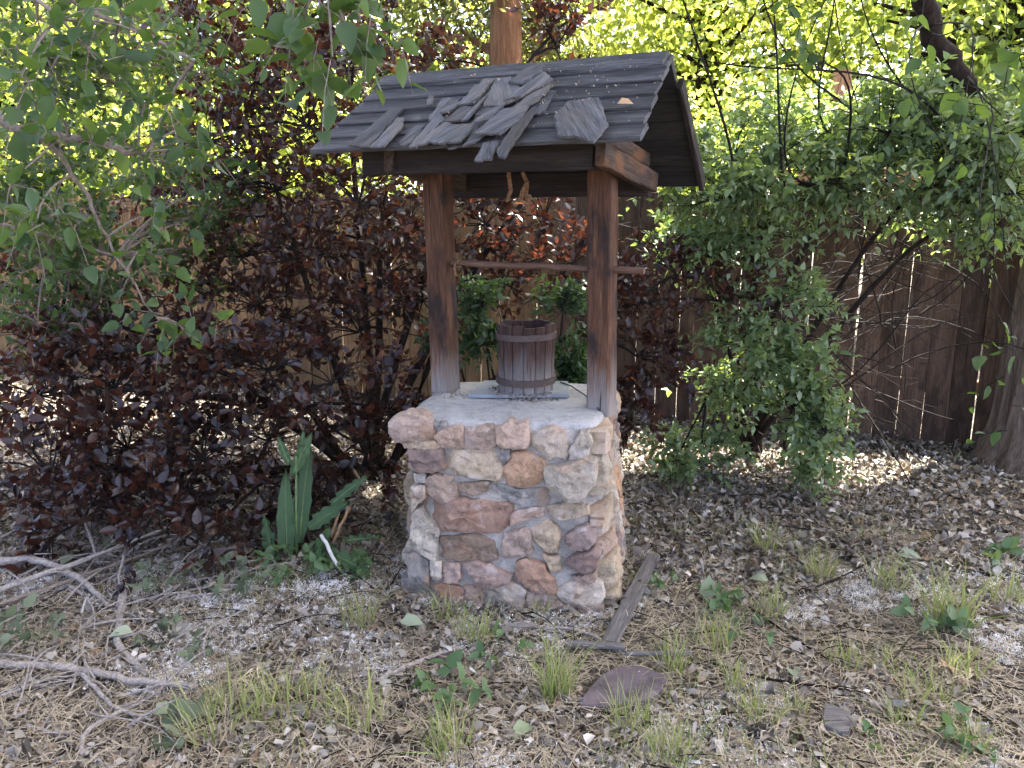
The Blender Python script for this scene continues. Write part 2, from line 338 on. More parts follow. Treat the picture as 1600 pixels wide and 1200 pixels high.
STONES = [
    [(-0.432,0.683),(-0.395,0.7),(-0.324,0.71),(-0.288,0.684),(-0.272,0.659),(-0.283,0.611),(-0.423,0.597),(-0.436,0.635)],
    [(-0.398,0.597),(-0.273,0.61),(-0.245,0.595),(-0.257,0.579),(-0.39,0.577)],
    [(-0.279,0.626),(-0.24,0.661),(-0.17,0.674),(-0.164,0.586),(-0.241,0.586)],
    [(-0.276,0.679),(-0.227,0.681),(-0.223,0.665),(-0.264,0.655)],
    [(-0.167,0.664),(-0.066,0.677),(-0.046,0.661),(-0.048,0.6),(-0.071,0.587),(-0.163,0.586)],
    [(-0.052,0.669),(-0.023,0.685),(0.052,0.688),(0.066,0.651),(0.061,0.602),(-0.023,0.596),(-0.048,0.613)],
    [(0.071,0.651),(0.134,0.68),(0.173,0.672),(0.201,0.633),(0.198,0.569),(0.12,0.565),(0.068,0.615)],
    [(0.205,0.601),(0.235,0.659),(0.266,0.668),(0.282,0.629),(0.26,0.58),(0.206,0.561)],
    [(-0.373,0.573),(-0.241,0.585),(-0.238,0.512),(-0.267,0.496),(-0.342,0.489),(-0.366,0.53)],
    [(-0.23,0.577),(-0.055,0.59),(-0.039,0.556),(-0.031,0.515),(-0.043,0.473),(-0.185,0.49),(-0.234,0.504)],
    [(-0.036,0.595),(-0.003,0.595),(-0.003,0.566),(-0.023,0.536),(-0.039,0.556)],
    [(-0.031,0.507),(0.001,0.579),(0.049,0.589),(0.116,0.556),(0.119,0.491),(0.073,0.459),(-0.015,0.458)],
    [(0.124,0.536),(0.198,0.553),(0.26,0.58),(0.298,0.566),(0.293,0.477),(0.239,0.424),(0.192,0.421),(0.129,0.467)],
    [(-0.305,0.474),(-0.276,0.485),(-0.214,0.48),(-0.186,0.423),(-0.187,0.376),(-0.269,0.388),(-0.304,0.415)],
    [(-0.195,0.456),(-0.071,0.471),(-0.088,0.433),(-0.137,0.417),(-0.19,0.431)],
    [(-0.08,0.446),(-0.055,0.466),(0.009,0.451),(0.137,0.459),(0.165,0.428),(0.161,0.399),(0.089,0.39),(0.025,0.394),(-0.088,0.42)],
    [(-0.364,0.437),(-0.31,0.445),(-0.307,0.398),(-0.341,0.37),(-0.367,0.325)],
    [(-0.355,0.484),(-0.309,0.487),(-0.306,0.453),(-0.347,0.451)],
    [(-0.332,0.384),(-0.27,0.375),(-0.17,0.405),(0.005,0.393),(0.001,0.342),(-0.023,0.276),(-0.122,0.282),(-0.255,0.273),(-0.296,0.313)],
    [(0.001,0.35),(0.025,0.373),(0.113,0.395),(0.118,0.358),(0.058,0.341),(-0.003,0.312)],
    [(0.121,0.388),(0.2,0.414),(0.271,0.397),(0.276,0.365),(0.185,0.35),(0.126,0.359)],
    [(-0.363,0.326),(-0.329,0.354),(-0.3,0.313),(-0.255,0.273),(-0.268,0.246),(-0.274,0.166),(-0.316,0.172),(-0.375,0.203)],
    [(-0.264,0.246),(-0.138,0.268),(-0.052,0.253),(-0.048,0.184),(-0.056,0.17),(-0.19,0.164),(-0.253,0.155)],
    [(-0.023,0.281),(0.058,0.308),(0.07,0.279),(0.076,0.211),(-0.007,0.187),(-0.041,0.193),(-0.031,0.254)],
    [(0.067,0.308),(0.13,0.338),(0.166,0.324),(0.178,0.278),(0.171,0.231),(0.131,0.224),(0.082,0.263)],
    [(0.198,0.297),(0.264,0.331),(0.304,0.313),(0.297,0.27),(0.266,0.238),(0.211,0.243),(0.194,0.271)],
    [(0.203,0.204),(0.297,0.253),(0.318,0.23),(0.307,0.186),(0.268,0.158),(0.196,0.182)],
    [(0.111,0.214),(0.175,0.21),(0.18,0.159),(0.156,0.144)],
    [(-0.38,0.167),(-0.346,0.187),(-0.304,0.146),(-0.301,0.094),(-0.311,0.012),(-0.372,0.016),(-0.384,0.113)],
    [(-0.186,0.151),(-0.123,0.17),(0.009,0.128),(0.001,0.097),(-0.057,0.078),(-0.124,0.073),(-0.136,0.107)],
    [(-0.298,0.16),(-0.257,0.155),(-0.254,0.097),(-0.284,0.068),(-0.299,0.103)],
    [(-0.247,0.147),(-0.19,0.156),(-0.182,0.103),(-0.199,0.075),(-0.25,0.075)],
    [(0.013,0.163),(0.05,0.192),(0.115,0.18),(0.164,0.106),(0.161,0.062),(0.075,0.072),(0.022,0.12)],
    [(0.165,0.08),(0.221,0.119),(0.32,0.119),(0.334,0.06),(0.287,0.016),(0.222,0.024),(0.173,0.054)],
    [(0.22,0.136),(0.307,0.161),(0.3,0.122),(0.245,0.113)],
    [(-0.293,0.058),(-0.242,0.072),(-0.174,0.06),(-0.171,0.006),(-0.226,0.011),(-0.277,0.015)],
    [(-0.17,0.069),(-0.107,0.065),(-0.099,0.022),(-0.116,-0.011),(-0.166,-0.002)],
    [(-0.094,0.066),(0.009,0.097),(0.055,0.079),(0.051,0.013),(-0.024,0.015),(-0.09,0.031)],
    [(0.059,0.066),(0.157,0.057),(0.206,0.005),(0.141,-0.019),(0.059,0.005)],
    [(0.222,0.011),(0.334,0.034),(0.327,-0.019),(0.288,-0.032)],
]
SHINGLES = [
    [(-0.438,0.474),(-0.389,0.245),(-0.33,0.239),(-0.34,0.492)],
    [(-0.334,0.492),(-0.318,0.309),(-0.292,0.311),(-0.267,0.369),(-0.281,0.49)],
    [(-0.175,0.503),(-0.154,0.291),(-0.11,0.342),(-0.143,0.505)],
    [(-0.145,0.502),(-0.103,0.358),(-0.056,0.384),(-0.108,0.492)],
    [(-0.11,0.489),(-0.066,0.384),(-0.024,0.387),(-0.038,0.503)],
    [(-0.049,0.503),(-0.024,0.387),(0.03,0.398),(0.022,0.497)],
    [(0.022,0.497),(0.04,0.399),(0.097,0.396),(0.061,0.473)],
    [(-0.05,0.362),(-0.002,0.169),(0.009,0.146),(-0.017,0.357)],
    [(-0.146,0.308),(-0.134,0.229),(-0.086,0.241),(-0.112,0.303)],
    [(-0.105,0.366),(-0.072,0.275),(-0.029,0.279),(-0.034,0.363)],
    [(0.024,0.383),(0.04,0.301),(0.095,0.29),(0.078,0.372)],
    [(0.058,0.466),(0.11,0.33),(0.202,0.323),(0.194,0.403),(0.158,0.479),(0.098,0.471)],
    [(0.115,0.368),(0.166,0.22),(0.228,0.163),(0.21,0.263),(0.145,0.348)],
    [(0.021,0.291),(-0.005,0.111),(0.081,0.121),(0.144,0.241),(0.088,0.297)],
    [(-0.092,0.265),(-0.063,0.095),(-0.014,0.101),(-0.026,0.263)],
    [(0.089,0.274),(0.172,0.1),(0.225,0.155),(0.15,0.257)],
    [(0.068,0.169),(0.111,0.067),(0.157,0.056),(0.168,0.116),(0.123,0.183)],
    [(0.171,0.549),(0.182,0.395),(0.207,0.323),(0.224,0.332),(0.214,0.591),(0.195,0.588)],
    [(0.1,0.58),(0.093,0.482),(0.114,0.476),(0.128,0.581)],
    [(0.127,0.577),(0.12,0.479),(0.148,0.478),(0.159,0.578)],
    [(0.303,0.375),(0.33,0.29),(0.426,0.285),(0.501,0.439),(0.482,0.531),(0.427,0.502),(0.359,0.491)],
    [(-0.217,0.261),(-0.244,0.188),(-0.222,0.187),(-0.197,0.258)],
]
PURPLE = [(-1.71,4.6,2.31,0.35,0.28),(-1.33,4.4,2.05,0.38,0.32),(-1.02,4.2,1.81,0.33,0.28),(-0.9,4.6,2.14,0.3,0.25),(-1.62,4.5,1.77,0.33,0.24),(-1.2,4.2,1.5,0.36,0.26),(-0.75,4.0,1.43,0.32,0.22),(-0.71,5.0,2.42,0.22,0.2),(-0.4,4.9,2.24,0.1,0.12),(0.25,4.8,2.29,0.16,0.16),(0.36,4.9,2.47,0.12,0.12),(-1.08,4.6,1.29,0.4,0.3),(-0.5,4.5,0.91,0.3,0.3),(-1.37,4.3,0.9,0.3,0.2),(-1.93,4.4,0.89,0.3,0.12),(-2.56,4.3,0.76,0.2,0.08),(-2.44,4.5,1.23,0.2,0.1),(-2.07,4.6,1.47,0.25,0.15),(-1.46,4.4,1.16,0.3,0.2),(-1.72,4.6,1.33,0.25,0.15),(-1.18,4.2,0.84,0.3,0.2),(-1.73,3.9,0.72,0.3,0.12),(-2.21,3.9,0.69,0.3,0.12),(-1.01,4.0,1.18,0.33,0.26),(-0.63,4.0,1.09,0.28,0.26),(-0.75,3.9,0.82,0.33,0.22),(-0.54,4.3,1.33,0.3,0.22),(-0.14,4.4,1.33,0.33,0.2),(0.18,4.5,1.37,0.3,0.2),(-0.07,4.3,1.03,0.3,0.2),(0.27,4.3,1.07,0.3,0.2),(0.64,4.0,0.96,0.3,0.15),(0.84,4.1,1.08,0.22,0.12),(0.61,3.8,0.71,0.2,0.14),(1.08,4.1,0.95,0.22,0.12),(0.58,3.7,0.51,0.12,0.1),(-2.18,3.6,0.57,0.36,0.2),(-1.77,3.5,0.62,0.36,0.2),(-1.42,3.5,0.68,0.36,0.18),(-1.08,3.5,0.71,0.32,0.18),(-0.8,3.5,0.65,0.28,0.18),(-1.98,3.3,0.3,0.36,0.22),(-1.59,3.2,0.44,0.36,0.22),(-1.28,3.2,0.39,0.33,0.22),(-1.04,3.3,0.44,0.28,0.22),(-1.42,3.0,0.24,0.32,0.17),(-1.17,3.0,0.16,0.28,0.15),(-1.75,3.1,0.17,0.28,0.13),(-0.69,3.5,0.38,0.18,0.2),(-0.55,3.5,0.53,0.13,0.18),(-0.84,3.2,0.19,0.12,0.1),(-2.46,4.2,1.04,0.26,0.16),(-2.12,4.0,0.84,0.26,0.12)]
GREEN = [(1.71,4.2,1.65,0.25,0.1),(1.58,4.2,1.71,0.25,0.12),(0.93,4.3,1.59,0.2,0.1),(1.93,3.9,1.52,0.25,0.1),(2.26,3.7,1.48,0.2,0.12),(2.18,4.1,1.89,0.25,0.1),(0.99,4.1,1.46,0.25,0.1),(1.2,4.0,1.55,0.3,0.12),(1.42,3.9,1.52,0.3,0.12),(1.15,4.3,1.69,0.28,0.13),(1.41,4.3,1.82,0.25,0.14),(1.64,4.0,1.48,0.18,0.08),(1.8,4.0,1.76,0.28,0.13),(2.0,3.9,1.69,0.28,0.14),(2.17,3.8,1.57,0.25,0.13),(1.93,4.1,1.86,0.25,0.1),(2.17,3.7,1.73,0.22,0.14),(1.09,4.2,1.17,0.24,0.08),(0.9,4.4,1.23,0.2,0.09),(1.22,4.1,1.27,0.18,0.07),(1.28,3.9,0.94,0.2,0.1),(1.16,3.9,0.75,0.18,0.1),(1.46,3.9,0.63,0.18,0.12),(1.41,3.9,0.43,0.18,0.13),(1.54,3.8,0.33,0.12,0.1),(1.48,3.8,0.2,0.1,0.07),(0.99,4.0,0.2,0.16,0.08),(0.86,4.0,0.13,0.13,0.07),(1.13,4.2,0.43,0.18,0.13),(2.17,4.1,1.37,0.22,0.08),(2.31,3.9,1.34,0.2,0.1)]
BACKGREEN = [(-0.15,3.75,0.96,0.14,0.1),(0.24,3.75,0.96,0.14,0.1),(-0.12,3.7,0.79,0.12,0.09),(0.27,3.65,0.74,0.12,0.12),(-0.31,3.8,0.83,0.1,0.1),(0.31,3.6,0.63,0.08,0.08)]
LEFTNEAR = [(-1.27,2.3,1.85),(-1.12,2.3,1.8),(-1.24,2.3,1.67),(-1.03,2.4,1.72),(-1.14,2.4,1.61),(-0.97,2.5,1.64),(-1.29,2.2,1.51),(-1.06,2.5,1.89),(-1.33,2.3,1.38),(-1.16,2.7,1.4),(-1.24,2.7,1.27),(-1.19,2.7,1.04),(-1.13,2.75,1.0),(-1.27,2.2,1.74),(-0.94,2.6,1.57),(-1.07,2.3,1.92)]
TOPNEAR = [(-0.56,2.1,1.9),(-0.47,2.1,1.87),(-0.4,2.1,1.84),(-0.33,2.1,1.91),(-0.53,2.15,1.82),(-0.44,2.1,1.77)]
RIGHTNEAR = [(1.0,3.0,2.03),(1.23,3.0,1.76),(1.5,2.8,1.77),(1.5,2.6,1.88),(1.51,2.6,1.69),(1.7,2.7,1.06),(1.67,2.6,0.8),(1.59,2.9,1.53),(0.85,3.1,2.03),(1.33,2.8,2.01)]
LEFTMID = [(-1.87,3.4,2.14,0.3,0.25),(-1.56,3.5,2.11,0.35,0.25),(-1.9,3.4,1.85,0.35,0.25),(-1.68,3.6,1.93,0.3,0.25),(-1.43,3.8,2.01,0.25,0.2),(-1.83,3.4,1.55,0.3,0.2),(-1.58,3.6,1.62,0.3,0.15),(-2.0,3.3,1.4,0.25,0.15),(-2.1,3.6,1.15,0.25,0.1),(-1.89,3.8,1.2,0.3,0.12),(-2.02,3.9,0.97,0.25,0.12),(-1.42,4.0,1.52,0.2,0.12),(-2.2,3.7,0.88,0.2,0.08),(-2.26,4.2,1.34,0.3,0.12),(-1.91,4.3,1.07,0.28,0.12),(-2.45,4.0,0.96,0.25,0.12),(-1.66,4.3,1.2,0.2,0.1),(-2.05,4.2,0.84,0.2,0.08),(-2.23,4.4,1.4,0.3,0.14),(-1.87,4.5,1.3,0.25,0.14),(-1.72,4.6,0.97,0.2,0.1),(-2.39,4.1,0.65,0.2,0.06),(-2.06,3.9,1.13,0.3,0.15),(-1.65,4.1,1.49,0.25,0.15),(-2.33,3.8,1.2,0.25,0.15),(-1.58,4.4,1.3,0.2,0.15),(-1.44,4.5,1.4,0.2,0.12)]
# ------------------------------------------------------------------ ground
def make_ground():
    xs = np.concatenate([np.linspace(-120, -6, 16), np.linspace(-5, 5, 150), np.linspace(6, 120, 16)])
    ys = np.concatenate([np.linspace(-60, -1, 8), np.linspace(0, 8, 130), np.linspace(9, 160, 18)])
    X, Y = np.meshgrid(xs, ys); near = ((np.abs(X) < 5.2) & (Y > -.5) & (Y < 8.2))
    Z = gz(X, Y) + near * rs.normal(0, .005, X.shape)
    n, m = X.shape; V = np.stack([X, Y, Z], -1).reshape(-1, 3)
    i = np.arange(n * m).reshape(n, m)
    F = np.stack([i[:-1, :-1], i[:-1, 1:], i[1:, 1:], i[1:, :-1]], -1).reshape(-1, 4)
    o = link('ground', npmesh('ground', V, F, np.zeros(len(V))), 'ground'); o['kind'] = 'structure'
    o['label'] = 'leaf strewn bare soil under the well and shrubs'
make_ground()

# ------------------------------------------------------------------ fence
def fence_y(x): return 4.80 - .327 * (x - 2.65)
def make_fence():
    f = thing('board_fence', 'brown vertical board fence running behind the shrubs and the well', 'fence', (0, fence_y(0), 0))
    d = Vector((1, -.327, 0)).normalized(); nrm = Vector((-d.y, d.x, 0))   # nrm points away from the camera
    bases = [plank(1.0, 1.0, 1.0, 5, .0, .03).mesh('board') for _ in range(1)]
    L0 = -6.6; s = L0; k = 0
    o0 = Vector((0, fence_y(0), 0))
    variants = []
    for q in range(9):
        W = [.138, .14, .136, .142, .14, .133, .139, .09, .14][q]
        variants.append((W, plank(1.52 + random.uniform(-.012, .012), W, .018, 8, .0012, .004).mesh('board')))
        variants[-1][1].materials.append(MAT['fence'])
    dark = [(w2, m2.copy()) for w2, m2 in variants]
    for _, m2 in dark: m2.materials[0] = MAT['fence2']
    while s < 5.2:
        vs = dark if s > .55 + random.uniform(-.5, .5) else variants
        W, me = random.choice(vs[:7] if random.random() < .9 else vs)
        gap = random.choice([.001, .001, .002, .002, .003, .005, .007]) if s > .8 else random.choice([.001, .002, .003, .005])
        p = o0 + d * (s + W / 2) + nrm * random.uniform(-.003, .003); g = float(gz(p.x, p.y))
        tilt = random.uniform(-.006, .006)
        # local X (grain) upwards, local Y along the fence
        up = Vector((d.x * tilt, d.y * tilt, 1))
        link('board', me, None, f, axes((p.x, p.y, g - .01 + random.uniform(-.008, .008)), up, d))
        s += W + gap
    for z in (.35, 1.2):
        r = plank(11.8, .085, .038, 14, .002); p = o0 + d * L0 + nrm * .033
        r.build('rail', 'rail', f, axes((p.x, p.y, z), d, (0, 0, 1)))
    for q in range(6):
        p = o0 + d * (L0 + .3 + q * 2.3) + nrm * .10
        plank(1.45, .09, .09, 6, .002).build('post', 'rail', f, axes((p.x, p.y, 0), (0, 0, 1), d))
make_fence()
def make_frame():
    t = thing('timber_rail_frame', 'sunlit orange timber rail and posts seen above the fence at right', 'railing', (3.2, 6.6, 0))
    plank(3.2, .16, .04, 8).build('rail', 'rail', t, axes((2.2, 6.9, 1.66), Vector((1, -.3, 0)), (0, 0, 1)))
    for x in (2.65, 4.4):
        y = 6.9 - .3 * (x - 2.2) + .06
        plank(2.5, .13, .13, 6).build('post', 'rail', t, axes((x, y, 0), (0, 0, 1), (1, -.3, 0)))
make_frame()

# ------------------------------------------------------------------ the wishing well
WELL = thing('wishing_well', 'stone wishing well with weathered shingled roof on two wooden posts', 'wishing well', (0, 3.05, 0))
FY = math.radians(10)
FA = Vector((math.cos(FY), -math.sin(FY), 0)); FN = Vector((-math.sin(FY), -math.cos(FY), 0)); FP = Vector((0, 2.70, 0))
def nz(p, s): return mnoise.noise(Vector(p) * s)
PAL = {'pink': (.285, .212, .165), 'tan': (.31, .25, .175), 'orange': (.29, .185, .115), 'grey': (.22, .21, .19), 'purple': (.185, .138, .12), 'red': (.25, .162, .118), 'pale': (.33, .285, .225), 'brown': (.175, .128, .09)}
def stone_mesh(poly, prot, seed, fn):
    """poly in face coordinates; fn(u, v, h) -> world point"""
    rnd = random.Random(seed); P = [Vector((a, b)) for a, b in poly]
    c = sum(P, Vector((0, 0))) / len(P)
    # resample with softened corners
    n = len(P); Q = []
    per = [(P[(i + 1) % n] - P[i]).length for i in range(n)]; tot = sum(per); K = 34
    for k in range(K):
        s = k / K * tot; i = 0
        while s > per[i]: s -= per[i]; i += 1
        t = s / per[i]; Q.append(P[i].lerp(P[(i + 1) % n], t))
    Q = [Q[k] * .86 + (Q[k - 1] + Q[(k + 1) % K]) * .07 for k in range(K)]
    Q = [q + (q - c) * (.06 + rnd.uniform(-.05, .05)) + Vector((rnd.uniform(-.003, .003), rnd.uniform(-.003, .003))) for q in Q]
    tilt = Vector((rnd.uniform(-.12, .12), rnd.uniform(-.18, .12)))
    ridge = rnd.uniform(0, PI); off = rnd.uniform(0, 50)
    rings = [(1.0, -.045), (1.0, .3), (.985, .72), (.945, .95), (.86, 1.0), (.72, 1.0), (.55, 1.0), (.38, 1.0), (.2, 1.0)]
    rad = max((q - c).length for q in Q); cuts = [(rnd.uniform(0, 2 * PI), rnd.uniform(.25, .8), rnd.uniform(.25, .7)) for _ in range(6)]
    V = []
    def h_at(q, f, hh):
        rel = q - c
        nn = nz((q.x + off, q.y, 3.), 15) * .009 + nz((q.x + off, q.y, 9.), 45) * .008 + abs(nz((q.x + off, q.y, 6.), 24)) * -.012
        fac = abs(rel.x * math.cos(ridge) + rel.y * math.sin(ridge))
        hv = prot * hh + (tilt.dot(rel) + nn - fac * .04) * min(1, f)
        for (ca, sl2, o2) in cuts: hv = min(hv, prot * 1.05 + nn * .5 - sl2 * (rel.x * math.cos(ca) + rel.y * math.sin(ca) - rad * o2))
        return max(hv, -.02)
    for sc, hh in rings:
        for q in Q:
            q2 = c + (q - c) * sc
            h = hh if hh < 0 else h_at(q2, hh, hh)
            V.append(fn(q2.x, q2.y, h))
    V.append(fn(c.x, c.y, h_at(c, 1, 1.05)))
    F = [(r * K + j, r * K + (j + 1) % K, (r + 1) * K + (j + 1) % K, (r + 1) * K + j) for r in range(len(rings) - 1) for j in range(K)]
    b0 = (len(rings) - 1) * K; F += [(b0 + j, b0 + (j + 1) % K, len(V) - 1) for j in range(K)]
    org = fn(c.x, c.y, 0)
    b = MB(); b.add([tuple(v - org) for v in V], F); return b, org
def add_stone(parent, poly, prot, seed, fn, colname):
    b, org = stone_mesh(poly, prot, seed, fn)
    o = b.build('stone', 'stone', parent, Matrix.Translation(org), smooth=True, sharp=22)
    r = random.Random(seed + 77); c = PAL[colname]
    k = r.uniform(.85, 1.15); o.color = (c[0] * k * r.uniform(.97, 1.03), c[1] * k, c[2] * k * r.uniform(.97, 1.03), 1)
def make_base():
    # mortar core: rounded block with a slight flare to the ground
    b = MB(); K = 72; LV = 18; V = []
    cx, cy = FP.x, FP.y
    hw, hd = .345, .335; ctr = FP - FN * hd + FA * (-.025)
    for l in range(LV):
        z = -.06 + .725 * l / (LV - 1); fl = 1 + .16 * max(0, (.5 - z))
        for k in range(K):
            a = 2 * PI * k / K; ca, sa = math.cos(a), math.sin(a)
            e = 5.5; r = (abs(ca) ** e + abs(sa) ** e) ** (-1 / e)
            p = ctr + FA * ca * r * hw * fl + FN * sa * r * (hd + .010) * (1 + (fl - 1) * .25)
            p.z = z; nn = nz((p.x, p.y, p.z), 9) * .012 + nz((p.x, p.y, p.z), 26) * .006
            p += (FA * ca + FN * sa) * nn; V.append(tuple(p))
    F = [(l * K + k, l * K + (k + 1) % K, (l + 1) * K + (k + 1) % K, (l + 1) * K + k) for l in range(LV - 1) for k in range(K)]
    F.append(tuple(range((LV - 1) * K, LV * K)))
    b.add(V, F); base = b.build('stone_base', 'mortar', WELL, smooth=True)
    cols = ['pink', 'tan', 'pink', 'grey', 'pink', 'pink', 'pale', 'pale', 'purple', 'tan', 'grey', 'orange', 'pale', 'pink', 'brown', 'grey', 'pale', 'grey', 'red', 'pink', 'tan', 'pale', 'brown', 'pink', 'tan', 'purple', 'purple', 'tan', 'grey', 'pink', 'pale', 'pink', 'red', 'pale', 'pink', 'red', 'pink', 'pale', 'pink', 'grey']
    def front(u, v, h): return FP + FA * u + Vector((0, 0, v)) + FN * h
    pr = {0: .045, 12: .06, 11: .036, 8: .042, 9: .032, 18: .042, 29: .05, 25: .045, 26: .055, 32: .045, 22: .026, 6: .03, 21: .04, 5: .045}
    for i, poly in enumerate(STONES):
        add_stone(base, poly, pr.get(i, .036), i * 3 + 1, front, cols[i % len(cols)])
    # rubble on the other three faces
    def rubble(org, ax, out, width, seed, zmax):
        r = random.Random(seed); z = -.02
        while z < zmax - .03:
            h = min(r.uniform(.085, .15), zmax - z); u = -width / 2
            while u < width / 2 - .03:
                wd = min(r.uniform(.09, .22), width / 2 - u + .01); hh = h * r.uniform(.85, 1.0); g = .012
                x0, x1, y0, y1 = u + g, u + wd - g, z + g * .8, z + hh - g * .8
                if x1 - x0 > .03:
                    j = lambda s=.014: r.uniform(-s, s)
                    xm = (x0 + x1) / 2
                    poly = [(x0 + j(), y0 + j()), (xm + j(), y0 + j()), (x1 + j(), y0 + j()), (x1 + j(), (y0 + y1) / 2 + j()), (x1 + j(), y1 + j()), (xm + j(), y1 + j()), (x0 + j(), y1 + j()), (x0 + j(), (y0 + y1) / 2)]
                    def fn(a, b_, h_, org=org, ax=ax, out=out):
                        return org + ax * a + Vector((0, 0, b_)) + out * (h_ + .09 * max(0, .5 - b_))
                    add_stone(base, poly[::-1] if False else poly, r.uniform(.03, .05), r.randint(0, 9999), fn, r.choice(['pink', 'tan', 'pink', 'pale', 'grey', 'purple', 'red', 'orange']))
                u += wd
            z += h
    c0 = ctr
    rubble(c0 + FA * (hw - .012), -FN, FA, .66, 3, .70)
    rubble(c0 - FA * (hw - .012), FN, -FA, .62, 4, .62)
    rubble(c0 - FN * (hd - .012), -FA, -FN, .62, 6, .66)
    # concrete cap
    top = [(-.37, 2.86), (-.30, 2.745), (-.19, 2.715), (-.05, 2.695), (.08, 2.68), (.2, 2.675), (.285, 2.69), (.325, 2.78), (.35, 2.93), (.39, 3.12), (.40, 3.26), (.33, 3.335), (.17, 3.36), (0, 3.375), (-.17, 3.38), (-.28, 3.32), (-.33, 3.12)]
    P = [Vector((x, y)) for x, y in top]; n = len(P); K = 80; Q = []
    for k in range(K):
        t = k / K * n; i = int(t); f = t - i
        p0, p1, p2, p3 = P[i - 1], P[i], P[(i + 1) % n], P[(i + 2) % n]
        Q.append(.5 * ((2 * p1) + (p2 - p0) * f + (2 * p0 - 5 * p1 + 4 * p2 - p3) * f * f + (3 * p1 - p0 - 3 * p2 + p3) * f ** 3))
    cc = sum(Q, Vector((0, 0))) / K; V = []
    for sc, z in ((.985, .62), (1.0, .655), (.985, .676), (.955, .685), (.9, .689), (.7, .69), (.45, .69), (.2, .69)):
        for q in Q:
            p = cc + (q - cc) * sc; e = nz((p.x, p.y, z), 14)
            p2 = p + (p - cc) * (.03 * e if sc > .93 else 0)
            V.append((p2.x, p2.y, z + (nz((p.x, p.y, 2), 7) * .006 + nz((p.x, p.y, 5), 25) * .002 if z > .66 else nz((p.x, p.y, 1), 9) * .012)))
    V.append((cc.x, cc.y, .69))
    F = [(r * K + k, r * K + (k + 1) % K, (r + 1) * K + (k + 1) % K, (r + 1) * K + k) for r in range(7) for k in range(K)] + [(7 * K + k, 7 * K + (k + 1) % K, 8 * K) for k in range(K)]
    b = MB(); b.add(V, F); b.build('concrete_cap', 'concrete', WELL, smooth=True)
make_base()

RA = Vector((.901, -.434, 0)).normalized(); RN = Vector((-.434, -.901, 0)).normalized(); RC = Vector((0, 3.0614, 1.8831))
def rp(s, o, z): p = RC + RA * s + RN * o; return Vector((p.x, p.y, z))
def make_frame_parts():
    for s, dx in ((-.298, -.018), (.37, -.016)):
        a = rp(s, .0, .66); c = rp(s, 0., 1.60) + Vector((dx, 0, 0)) * 1.1
        b = plank((c - a).length, .088, .088, 14, .0012, .006)
        b.build('post', 'post', WELL, axes(a, c - a, RA))
    def beam(p, q, W, T, name='header_beam', m='beam', upv=(0, 0, 1)):
        p, q = Vector(p), Vector(q); return plank((q - p).length, W, T, 10, .002, .004).build(name, m, WELL, axes(p, q - p, upv))
    beam(rp(-.49, .23, 1.572), rp(.405, .23, 1.572), .085, .038)
    beam(rp(-.46, -.30, 1.503), rp(.44, -.30, 1.503), .095, .038)
    beam(rp(.436, .262, 1.577), rp(.436, -.345, 1.508), .075, .036, 'side_tie', 'tie')
    beam(rp(-.365, .262, 1.577), rp(-.365, -.345, 1.508), .075, .036, 'side_tie', 'tie')
    # rafters under both slopes at the gables
    for s in (-.36, .30):
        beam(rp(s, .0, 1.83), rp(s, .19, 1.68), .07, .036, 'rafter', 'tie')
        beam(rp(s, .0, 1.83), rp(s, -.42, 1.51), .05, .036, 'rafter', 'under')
    beam(rp(.425, .20, 1.643), rp(.425, -.28, 1.587), .05, .03, 'collar_tie', 'tie')
    # windlass bar
    p, q = rp(-.33, 0, 1.203), rp(.515, .0, 1.197)
    b = MB(); n = 14
    pts = [Vector((i / (n - 1) * (q - p).length, random.uniform(-.002, .002), random.uniform(-.002, .002))) for i in range(n)]
    b.tube(pts, [.0125 + random.uniform(-.0012, .0012) for _ in range(n)], 10); b.build('windlass_bar', 'bar', WELL, axes(p, q - p, (0, 0, 1)), smooth=True, sharp=50)
    # ropes: twisted strands
    def rope(pts, r, name='rope'):
        P = [Vector(x) for x in pts]; b = MB(); D = []
        for i in range(len(P) - 1):
            for t in np.linspace(0, 1, 14, endpoint=False): D.append(P[i].lerp(P[i + 1], t))
        D.append(P[-1])
        for st in range(3):
            Q = []
            for i, p in enumerate(D):
                a = i * .62 + st * 2 * PI / 3; Q.append(p + Vector((math.cos(a), math.sin(a), .3 * math.sin(a))) * r * .55)
            b.tube(Q, [r * .55] * len(Q), 5)
        b.build(name, 'rope', WELL, smooth=True)
    rope([(-.015, 3.02, 1.64), (-.012, 3.02, 1.53), (-.004, 3.015, 1.475), (-.018, 3.02, 1.435)], .0075)
    rope([(.035, 3.02, 1.64), (.038, 3.02, 1.54), (.055, 3.01, 1.50), (.05, 3.015, 1.455), (.062, 3.01, 1.39)], .008)
    rope([(.056, 3.0, 1.505), (.038, 2.995, 1.47), (.032, 3.0, 1.44), (.06, 3.0, 1.425), (.064, 3.005, 1.455), (.04, 3.0, 1.46)], .008, 'rope_knot')
    rope([tuple(rp(-.235 + .012 * math.cos(a), .017 * math.sin(a), 1.2 + .017 * math.cos(a * 1.0))) for a in np.linspace(0, 9, 10)] + [tuple(rp(-.24, .01, 1.155))], .004, 'rope_knot')
make_frame_parts()
